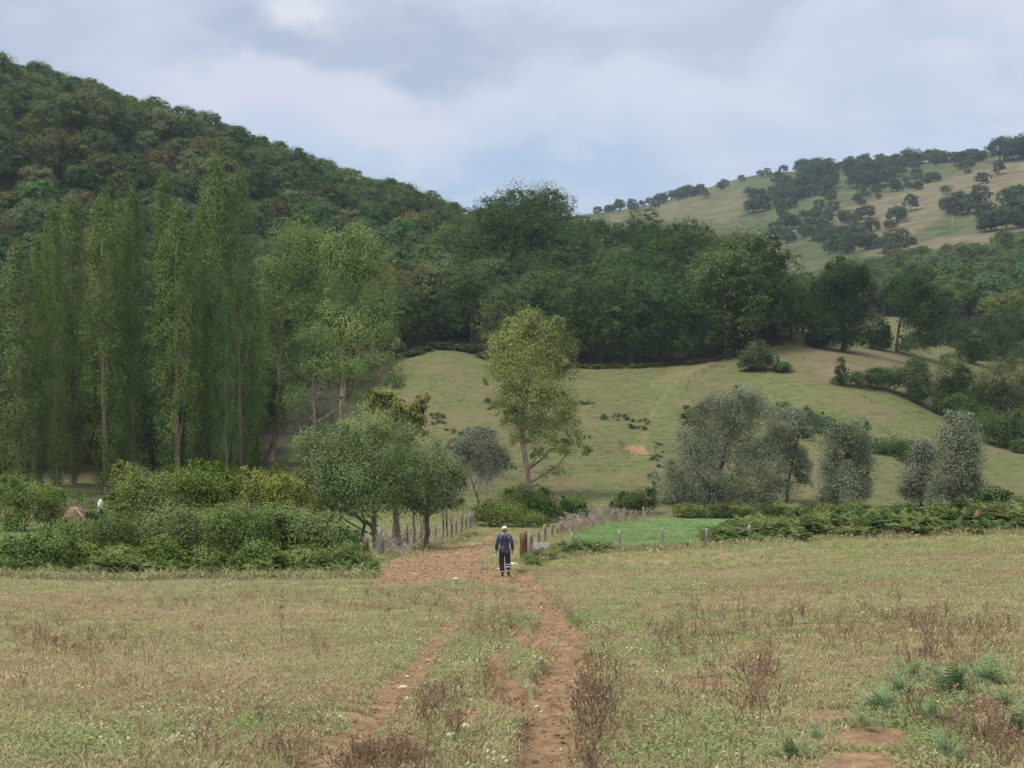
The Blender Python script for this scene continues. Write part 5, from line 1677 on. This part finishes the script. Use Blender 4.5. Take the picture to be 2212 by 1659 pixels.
rows = []
for px in range(-440, 800, 20):
    q_ = .5 + .5 * math.sin(px * .043) * math.sin(px * .017 + 1)
    rows.append((px, 45.0 + q_, 16, .9, 1 + int(2.4 * q_), .6 + .5 * q_))
    rows.append((px, 46.8, 16, 1.6, 1, 1.2 + .5 * q_))
rows += [(760, 45.5, 36, 1.0, 12, 1.0), (720, 48, 40, 1.5, 14, 1.2), (640, 48, 60, 1.5, 14, 1.3)]
fern_stuff('bracken', rows, 'bracken fronds along the foot of the thicket on the left edge of the field', 41)
rows = []
for px in range(1530, 2720, 16):
    dd = 61.5 + 1.0 * math.sin(px * .05)
    hs = np.interp(px, [1530, 1620, 1800, 2100, 2300], [.75, 1.1, 1.15, 1.15, 1.3])
    rows += [(px, dd, 10, .9, 2, hs * 1.1), (px, dd + 2.0, 10, 1.0, 4, hs * 1.7), (px, dd + 4.5, 10, 1.2, 3, hs * 1.8)]
fern_stuff('bracken', rows, 'bracken hedge running along the far right edge of the pasture', 42)
rows = [(1150, 49.5, 14, 1.5, 9, .7), (1175, 53, 24, 1.5, 10, .8), (1215, 56, 24, 1.5, 16, 1.0), (1265, 57.5, 24, 1.5, 16, .95), (1300, 59, 20, 1.2, 8, .7), (1390, 60.5, 40, 1.0, 10, .5), (1470, 61, 30, 1.0, 9, .55)]
fern_stuff('bracken', rows, 'bracken patch beside the gateway right of the walking man', 43)
rows = [(1500, 150, 25, 9, 60, 1.5), (1490, 140, 18, 4, 20, 1.4), (1260, 160, 30, 2, 12, .9), (1330, 152, 30, 2, 14, .9), (1385, 148, 22, 3, 14, .9), (930, 150, 30, 4, 20, .9), (1010, 137, 50, 6, 34, .8), (1420, 132, 16, 8, 16, .8), (1110, 171, 20, 3, 14, 1.2), (1070, 158, 22, 3, 16, 1.2), (1225, 158, 22, 3, 12, 1.0)]
fern_stuff('bracken', rows, 'patches of bracken out on the meadow slope', 44, ((0.10, 0.13, 0.045), (0.13, 0.145, 0.055), (0.15, 0.125, 0.065)))


rows = [(px, float(wood_edge(px)) - 3.5, 14, 2.5, 9, 2.0) for px in range(880, 1110, 20)] + [(px, float(wood_edge(px)) - 1.0, 14, 1.2, 4, 1.5) for px in range(1110, 1700, 24)]
fern_stuff('bracken', rows, 'dark undergrowth of ferns where the meadow meets the wood', 45, ((0.06, 0.095, 0.03), (0.085, 0.12, 0.038)))


def tuft(seed, n, h, spread, lean, wd=.006, T=None):
    g = np.random.default_rng(seed)
    V, Fc, ti = [], [], []
    for i in range(n):
        a = g.uniform(0, 6.28); r_ = spread * math.sqrt(g.random())
        b = np.array((r_ * math.cos(a), r_ * math.sin(a), 0)); hh = h * g.uniform(.4, 1.1); aa = g.uniform(0, 6.28)
        ln = lean * g.uniform(.3, 1.4) * hh
        dv = np.array((math.cos(aa), math.sin(aa), 0)); sv = np.array((-math.sin(aa), math.cos(aa), 0))
        m_ = b + dv * ln * .35 + np.array((0, 0, hh * .62)); t = b + dv * ln + np.array((0, 0, hh * .95))
        k = len(V)
        V += [b - sv * wd, b + sv * wd, m_ + sv * wd * .8, m_ - sv * wd * .8, t - sv * wd * .2, t + sv * wd * .2]
        Fc += [(k, k + 1, k + 2, k + 3), (k + 3, k + 2, k + 5, k + 4)]
        ti += [g.random()] * 6
    return mesh_np('tuft_shape', np.array(V), np.array(Fc), [M['inst']], attrs={'tint': ('FLOAT', np.array(ti))})


def clover_tuft(seed, n, h, spread, L):
    g = np.random.default_rng(seed)
    pos = np.stack([g.normal(size=n) * spread, g.normal(size=n) * spread, h * g.uniform(.3, 1, n)], 1)
    nrm = np.array([0, 0, 1.0]) + .6 * rand_dirs(g, n); nrm /= np.linalg.norm(nrm, axis=1)[:, None]
    s = L * g.uniform(.7, 1.3, n)
    V, Fc = leaf_cards(pos, nrm, rand_dirs(g, n), s, s * .8)
    return mesh_np('leafy_shape', V, Fc, [M['inst']], attrs={'tint': ('FLOAT', np.repeat(g.random(n), 4))})


tufts = [tuft(900 + i, 24, .036, .11, 1.5, .0038) for i in range(3)] + [tuft(905 + i, 12, .075, .09, 1.0, .0032) for i in range(2)] + [clover_tuft(908, 18, .03, .08, .032)]


def sample_field(g, n, dmin, dmax, power, pxa=-80, pxb=2300):
    """points of the pasture, thinning out with distance"""
    u = g.random(n)
    d = (dmin ** power + u * (dmax ** power - dmin ** power)) ** (1 / power)
    px = g.uniform(pxa, pxb, n)
    return (px - CX) / F * d, d, px


g = np.random.default_rng(51)
x, y, px = sample_field(g, 262000, 5.6, 47, 1.0, -560, 2760)
# the field ends at its hedges
edge = np.interp(px, [-80, 780, 1000, 1130, 1340, 2300], [45, 45, 46, 49, 60.5, 61])
z0_ = base_height(x, y); mk = masks(x, y, z0_); z = height(x, y)
keepm = (g.random(len(x)) > mk[0] * 1.9) & (y < edge)
x, y, z = x[keepm], y[keepm], z[keepm]; gr = mk[1][keepm]
n = len(x)
jit = np.clip(gr + .22 * g.normal(size=n), 0, 1)[:, None]
dryc = np.array((0.33, 0.265, 0.15)); grnc = np.array((0.18, 0.235, 0.085)); brn = np.array((0.27, 0.18, 0.115)); stw = np.array((0.48, 0.42, 0.29))
col = dryc * (1 - jit) + grnc * jit
br = sstep(.05, .5, fbm(x / 3.1, y / 3.1, 61, 3))
col = np.where((g.random(n) < .10 + .38 * br)[:, None], brn, col)
col = np.where((g.random(n) < .05)[:, None], stw, col)
col *= g.uniform(.86, 1.14, n)[:, None]
idx = np.where(jit[:, 0] > .62, np.where(g.random(n) < .45, 5, g.integers(0, 3, n)), np.where(g.random(n) < .85, g.integers(0, 3, n), g.integers(3, 5, n)))
scl = g.uniform(.55, 1.2, n) * (1 + np.clip(y - 12, 0, 40) * .016)
scatter('grass', np.stack([x, y, z - .01], 1), scat_rot(g, n, .12), scl, col, tufts, idx, 'short grazed grass of the foreground pasture')

# rough uncut grass where the pasture meets its hedges
g = np.random.default_rng(58)
n = 3600
px = np.concatenate([g.uniform(-80, 800, 1700), g.uniform(1130, 2300, 1500), g.uniform(790, 1040, 400)])
dm = np.concatenate([44.3 + g.normal(size=1700) * .7 + .9 * vnoise(px[:1700] * .03, px[:1700] * 0, 5), np.interp(px[1700:3200], [1130, 1340, 1500, 2300], [50, 59.5, 60.3, 60.5]) + g.normal(size=1500) * .9, np.interp(px[3200:], [790, 860, 1040], [54, 58, 76]) + g.normal(size=400) * 1.2])
x = (px - CX) / F * dm
z = height(x, dm)
jit = np.clip(.45 + .3 * g.normal(size=n), 0, 1)[:, None]
col = (np.array((0.33, 0.27, 0.16)) * (1 - jit) + np.array((0.15, 0.19, 0.065)) * jit) * g.uniform(.8, 1.15, n)[:, None]
scatter('rough_grass', np.stack([x, dm, z - .01], 1), scat_rot(g, n, .15), g.uniform(2.2, 4.8, n), col, tufts, g.integers(3, 6, n), 'rough uncut grass along the hedges and the fence')

# the right-hand far corner of the pasture and the bottom of the valley
g = np.random.default_rng(52)
x, y, px = sample_field(g, 34000, 46, 98, 1.0, -400, 2700)
z0_ = base_height(x, y); mk = masks(x, y, z0_); z = height(x, y)
keepm = (g.random(len(x)) > mk[0] * 1.2)
x, y, z = x[keepm], y[keepm], z[keepm]; gr = mk[1][keepm]; lu = mk[2][keepm][:, None]
n = len(x); jit = np.clip(gr + .2 * g.normal(size=n), 0, 1)[:, None]
col = (dryc * (1 - jit) + grnc * jit) * (1 - lu) + np.array((0.14, 0.225, 0.082)) * lu
col *= g.uniform(.75, 1.25, n)[:, None]
scatter('grass', np.stack([x, y, z - .01], 1), scat_rot(g, n, .12), g.uniform(1.5, 2.6, n), col, tufts, np.where(lu[:, 0] > .5, 5, g.integers(0, 5, n)), 'grass and clover of the valley bottom behind the fences')

# tussocks on the meadow slope
g = np.random.default_rng(53)
n = 8000
d = g.uniform(104, 206, n); px = g.uniform(560, 2250, n)
x = (px - CX) / F * d
dens = fbm(x / 9, d / 4, 71, 3)
ok = (d < wood_edge(px) + 2) & (g.random(n) < .25 + .9 * np.clip(dens, 0, 1))
x, d = x[ok], d[ok]
z0_ = base_height(x, d); mk = masks(x, d, z0_); z = height(x, d); n = len(x)
jit = np.clip(mk[1] + .2 * g.normal(size=n), 0, 1)[:, None]
col = (np.array((0.20, 0.175, 0.085)) * (1 - jit) + np.array((0.115, 0.14, 0.05)) * jit) * g.uniform(.75, 1.15, n)[:, None]
scatter('grass', np.stack([x, d, z - .02], 1), scat_rot(g, n, .1), g.uniform(2.5, 5.0, n), col, tufts, g.integers(0, 6, n), 'tussocky grass of the meadow slope below the wood')


def weed_mesh(seed, h, stems, spread, mat, heads=True, leafy=0, leafmat=None, leafL=.03):
    """a dead thistle or dock: forking stems with seed heads"""
    g = np.random.default_rng(seed)
    V, Fc, ti = [], [], []

    def seg(a, b, r_, t):
        a, b = np.array(a), np.array(b)
        dv = b - a; sv = np.cross(dv, rand_dirs(g, 1)[0]); sv /= np.linalg.norm(sv) + 1e-9
        s2 = np.cross(dv, sv); s2 /= np.linalg.norm(s2) + 1e-9
        for q in (sv, s2):
            k = len(V)
            V.extend([a - q * r_, a + q * r_, b + q * r_ * .7, b - q * r_ * .7]); Fc.append((k, k + 1, k + 2, k + 3)); ti.extend([t] * 4)

    def blob(p, s, t):
        for q in range(3):
            u, v = rand_dirs(g, 1)[0], rand_dirs(g, 1)[0]
            k = len(V)
            V.extend([p - u * s, p + v * s, p + u * s, p - v * s]); Fc.append((k, k + 1, k + 2, k + 3)); ti.extend([t] * 4)

    def grow(p, dv, ln, lev, r_):
        e = p + dv * ln
        seg(p, e, r_, g.uniform(.2, .7))
        if lev == 0:
            if heads:
                blob(e, g.uniform(.005, .011), g.uniform(.0, .9))
            return
        for q in range(int(g.integers(2, 4))):
            nd = dv + .55 * rand_dirs(g, 1)[0] + np.array((0, 0, .1)); nd /= np.linalg.norm(nd)
            grow(e, nd, ln * g.uniform(.5, .8), lev - 1, r_ * .75)
            if heads and g.random() < .5:
                blob(p + dv * ln * g.random(), .007, g.random())
    for i in range(stems):
        b = np.array((g.normal() * spread * .4, g.normal() * spread * .4, -.02))
        dv = np.array((g.normal() * .3, g.normal() * .3, 1.0)); dv /= np.linalg.norm(dv)
        grow(b, dv, h * .42 * g.uniform(.7, 1.1), 2, .0035)
    mi = [0] * len(Fc)
    if leafy:
        pos = np.stack([g.normal(size=leafy) * spread * .5, g.normal(size=leafy) * spread * .5, h * g.uniform(.05, .9, leafy)], 1)
        nrm = np.array([0, 0, 1.0]) + .9 * rand_dirs(g, leafy); nrm /= np.linalg.norm(nrm, axis=1)[:, None]
        s = leafL * g.uniform(.7, 1.3, leafy)
        LV, LF_ = leaf_cards(pos, nrm, rand_dirs(g, leafy), s, s * .4)
        Fc = np.concatenate([np.array(Fc), LF_ + len(V)]); mi = mi + [1] * leafy
        V = np.concatenate([np.array(V), LV]); ti = ti + list(np.repeat(g.random(leafy), 4))
    return mesh_np('weed_shape', np.array(V), np.array(Fc), [mat] + ([leafmat] if leafmat else []), mi, attrs={'tint': ('FLOAT', np.array(ti))})


weeds = [weed_mesh(950 + i, .26 + .04 * i, 4, .09, M['inst_dry']) for i in range(4)]
g = np.random.default_rng(54)
P, S = [], []
for (px, py, sx, sy, n_, s) in ((1300, 1500, 60, 90, 56, 1.2), (1280, 1600, 40, 70, 50, 1.1), (1640, 1490, 60, 60, 40, 1.0), (1060, 1365, 50, 40, 70, .9), (1090, 1480, 50, 40, 40, .8), (950, 1540, 60, 40, 40, 1.0), (800, 1650, 170, 20, 130, .9),
                                (1500, 1350, 110, 50, 90, .9), (1800, 1350, 300, 50, 200, .9), (2060, 1390, 160, 60, 130, 1.0), (1385, 1245, 30, 10, 25, .8), (1235, 1248, 24, 8, 18, .8), (900, 1300, 110, 30, 150, .8), (500, 1300, 380, 40, 260, .75),
                                (120, 1380, 140, 40, 90, .8), (250, 1440, 200, 60, 60, .7), (1550, 1450, 120, 70, 90, .8), (1400, 1560, 160, 80, 60, .7), (2130, 1600, 110, 70, 90, .9), (670, 1395, 60, 25, 30, .7), (1080, 1270, 110, 16, 60, .6), (600, 1600, 420, 80, 110, .6), (1230, 1330, 20, 40, 24, .7)):
    for q in range(int(n_ * .5)):
        p = ground_at(px + g.normal() * sx * .6, min(1690, py + g.normal() * sy * .6), 6, 62)
        if p.y > 46 and p.x < 2:
            continue
        P.append(p); S.append(s * g.uniform(.55, 1.2))
P = np.array([tuple(p) for p in P])
mkp = masks(P[:, 0], P[:, 1], base_height(P[:, 0], P[:, 1]))[0]
kp = mkp < .6
P = P[kp]; S = np.array(S)[kp]
n = len(P)
col = np.array((0.31, 0.215, 0.145)) * g.uniform(.7, 1.35, n)[:, None]
scatter('dry_weeds', P, scat_rot(g, n, .12), S, col, weeds, g.integers(0, 4, n), 'dead brown thistles and docks standing in the pasture', 'stuff')


def plant(name, label, px, py, hpx, stems, spread, mat, seed, group=None, heads=True, leafy=0, leafmat=None, leafL=.05, cat='plant'):
    p = ground_at(px, py)
    h = hpx * p.y / F
    o = link(name, weed_mesh(seed, h, stems, spread, mat, heads, leafy, leafmat, leafL))
    o.location = p
    return tag(o, label, cat, group)


plant('dead_thistle', 'tall dead brown thistle standing right of the rut', 1640, 1570, 110, 9, .30, M['deadstem'], 960)
plant('dead_thistle', 'dense tangle of dead stalks along the edge of the right rut', 1285, 1560, 120, 8, .35, M['deadstem'], 961)
plant('dead_thistle', 'dead reddish stalks between the ruts above the white scrap', 950, 1600, 85, 12, .25, M['deadstem'], 962)
plant('dead_thistle', 'dark dead dock above the blue green leaves at the right', 1965, 1450, 75, 6, .08, M['deadstem'], 963)
plant('dead_thistle', 'dead thistle hanging over the washed out bank in the track', 1140, 1395, 45, 14, .30, M['deadstem'], 964)
plant('dead_thistle', 'dead stalks crowded along the bottom edge by the left rut', 800, 1665, 60, 24, .50, M['deadstem'], 965)
plant('dead_thistle', 'dead dock beside the tall green stem right of the rut', 1440, 1400, 60, 8, .30, M['deadstem'], 966)
plant('tall_weed', 'tall green leafy stem alone in the left pasture', 610, 1366, 88, 2, .05, M['greenweed'], 967, None, False, 90, M['greenweed'], .05)
plant('tall_weed', 'tall pale green branching stem right of the track', 1470, 1404, 112, 2, .07, M['greenweed'], 968, None, False, 90, M['greenweed'], .05)


def pinnate(seed, n_fr, L, mat):
    """feathery compound leaves rising from one root"""
    g = np.random.default_rng(seed)
    V, Fc, T = [], [], []
    for f in range(n_fr):
        a = g.uniform(0, 6.28); el = g.uniform(.5, 1.35); Lf = L * g.uniform(.6, 1.1)
        hd = np.array((math.cos(a), math.sin(a), 0)); sd_ = np.array((-math.sin(a), math.cos(a), 0))
        p = np.array((g.normal() * .03, g.normal() * .03, 0.)); m_ = 11
        for i in range(m_):
            e = el - .9 * (i / m_) ** 1.5
            dv = hd * math.cos(e) + np.array((0, 0, math.sin(e)))
            p = p + dv * Lf / m_
            if i < 2:
                continue
            ln = Lf * .17 * (1 - .5 * i / m_)
            for s in (-1, 1):
                q = p + sd_ * s * ln + dv * ln * .3
                k = len(V)
                md_ = p + (q - p) * .5
                V += [p, md_ + dv * ln * .22, q, md_ - dv * ln * .22]; Fc.append((k, k + 1, k + 2, k + 3)); T += [np.clip(.5 + .25 * g.normal(), 0, 1)] * 4
    return mesh_np('leafy_plant', np.array(V), np.array(Fc), [mat], attrs={'tint': ('FLOAT', np.array(T))})


GL = 'blue green feathery leaved plants in the right foreground'
for i, (px, py, hpx, nf, lab) in enumerate([
    (1905, 1535, 75, 26, 'feathery blue green plant leftmost of its patch at the right'),
    (2050, 1500, 90, 34, 'largest feathery blue green plant in the patch at the right'),
    (1960, 1470, 60, 20, 'feathery green plant at the back of the patch, below the dark dock'),
    (2130, 1480, 75, 24, 'feathery pale green plant at the right of the patch'),
    (2010, 1560, 60, 20, 'low feathery plant in front of the largest one'),
    (1710, 1640, 70, 24, 'feathery plant low in the frame beside the bare soil'),
    (2190, 1590, 85, 26, 'yellow green feathery plant at the right edge'),
    (2120, 1600, 70, 20, 'feathery plant near the bottom right corner'),
    (1760, 1600, 45, 16, 'small feathery plant behind the one beside the bare soil'),
    (2095, 1545, 65, 22, 'feathery plant in front of the pale green one'),
    (1935, 1500, 60, 20, 'feathery plant between the leftmost one and the dark dock'),
    (1870, 1580, 50, 18, 'feathery plant lowest on the left of the patch'),
    (2170, 1530, 60, 20, 'feathery plant behind the yellow green one at the right edge'),
    (2050, 1640, 60, 20, 'feathery plant at the bottom edge right of the bare soil')]):
    p = ground_at(px, py)
    o = link('feathery_plant', pinnate(980 + i, int(nf * 1.5), hpx * p.y / F * 1.12, M['galega']))
    o.location = p
    tag(o, lab, 'plant', GL)

# small white flowers and snail shells, pale umbels behind the gateway
def speck(seed, n, s, h):
    g = np.random.default_rng(seed)
    pos = np.stack([g.normal(size=n) * .03, g.normal(size=n) * .03, h * g.uniform(.5, 1, n)], 1)
    nrm = np.array([0, -.5, 1.0]) + .3 * rand_dirs(g, n); nrm /= np.linalg.norm(nrm, axis=1)[:, None]
    V, Fc = leaf_cards(pos, nrm, rand_dirs(g, n), np.full(n, s), np.full(n, s))
    return mesh_np('flower_shape', V, Fc, [M['inst']], attrs={'tint': ('FLOAT', np.full(len(V), .6))})


fl = [speck(1, 1, .022, .09), speck(2, 2, .02, .10), speck(3, 3, .016, .12)]
g = np.random.default_rng(55)
x, y, px = sample_field(g, 260, 6.5, 30, 1.0)
z = height(x, y); n = len(x)
col = np.where((g.random(n) < .08)[:, None], np.array((.45, .32, .55)), np.array((.68, .66, .60)))
scatter('wildflowers', np.stack([x, y, z], 1), scat_rot(g, n, .1), g.uniform(.5, 1.0, n), col, fl, g.integers(0, 3, n), 'tiny white flowers and shells dotted through the dry grass', 'stuff')
g = np.random.default_rng(56)
P, S = [], []
for px, d, sx, sd_, n_ in ((1240, 84, 24, 4, 110), (1325, 96, 40, 2, 60), (1275, 90, 30, 3, 40), (1350, 92, 60, 2, 30)):
    pxs_ = px + g.normal(size=n_) * sx * .6; ds = d + g.normal(size=n_) * sd_
    xs = (pxs_ - CX) / F * ds
    P += list(np.stack([xs, ds, height(xs, ds)], 1)); S += list(g.uniform(2.5, 5.0, n_))
n = len(P)
umb = [weed_mesh(990 + i, .22, 3, .12, M['inst_dry']) for i in range(2)] + [speck(11, 4, .014, .2)]
pick = np.where(g.random(n) < .5, 2, g.integers(0, 2, n))
col = np.where((pick == 2)[:, None], np.array((.66, .62, .57)), np.array((.40, .33, .27))) * g.uniform(.8, 1.15, n)[:, None]
scatter('pale_weeds', P, scat_rot(g, n, .15), S, col, umb, pick, 'dead white flowering weeds behind the gateway fence', 'stuff')

# gravel and clods in the ruts and on the trampled soil
def pebble(seed):
    me = lump('pebble_shape', seed, (.5, .45, .32), M['inst_dry'], 1, .4)
    a = me.attributes.new('tint', 'FLOAT', 'POINT'); a.data.foreach_set('value', np.full(len(me.vertices), .5, np.float32))
    return me


g = np.random.default_rng(57)
x, y, px = sample_field(g, 60000, 6.3, 70, .8, 500, 1400)
mk = masks(x, y, base_height(x, y)); ok = mk[0] > .55
x, y = x[ok], y[ok]; z = height(x, y); n = len(x)
lim = min(n, 5200); x, y, z = x[:lim], y[:lim], z[:lim]; n = lim
pale = g.random(n) < .035
col = np.where(pale[:, None], np.array((.46, .38, .28)), np.array((.19, .12, .07))) * g.uniform(.7, 1.3, n)[:, None]
scatter('gravel', np.stack([x, y, z], 1), scat_rot(g, n, .4), (.010 + .05 * g.random(n) ** 3) * (1 + np.clip(y - 20, 0, 40) * .03) * 1.3, col, [pebble(1), pebble(2), pebble(3)], g.integers(0, 3, n), 'pebbles and soil clods in the wheel ruts and on the trampled track', 'stuff')

# ------------------------------------------------------------------ haze
bm = bmesh.new()
bmesh.ops.create_cube(bm, size=1.0)
me = bpy.data.meshes.new('haze'); bm.to_mesh(me); bm.free()
zmin, zmax = float(gz.min()) - 1.5, float(gz.max()) + 30.0
hz = link('haze', me)
hz.scale = (3300, 3300, zmax - zmin)
hz.location = (0, 0, (zmin + zmax) / 2)
hm = bpy.data.materials.new('haze'); hm.use_nodes = True
ht = NT(hm.node_tree)
ho = ht.n('ShaderNodeOutputMaterial'); hv = ht.n('ShaderNodeVolumePrincipled')
hv.inputs['Color'].default_value = (0.60, 0.74, 0.96, 1)
hv.inputs['Density'].default_value = 0.00013
hv.inputs['Anisotropy'].default_value = 0.2
ht.l(hv.outputs[0], ho.inputs['Volume'])
me.materials.append(hm)
tag(hz, 'thin bluish evening haze filling the valley', kind='stuff')

print('TRIS', sum(len(m.polygons) * 2 for m in bpy.data.meshes))
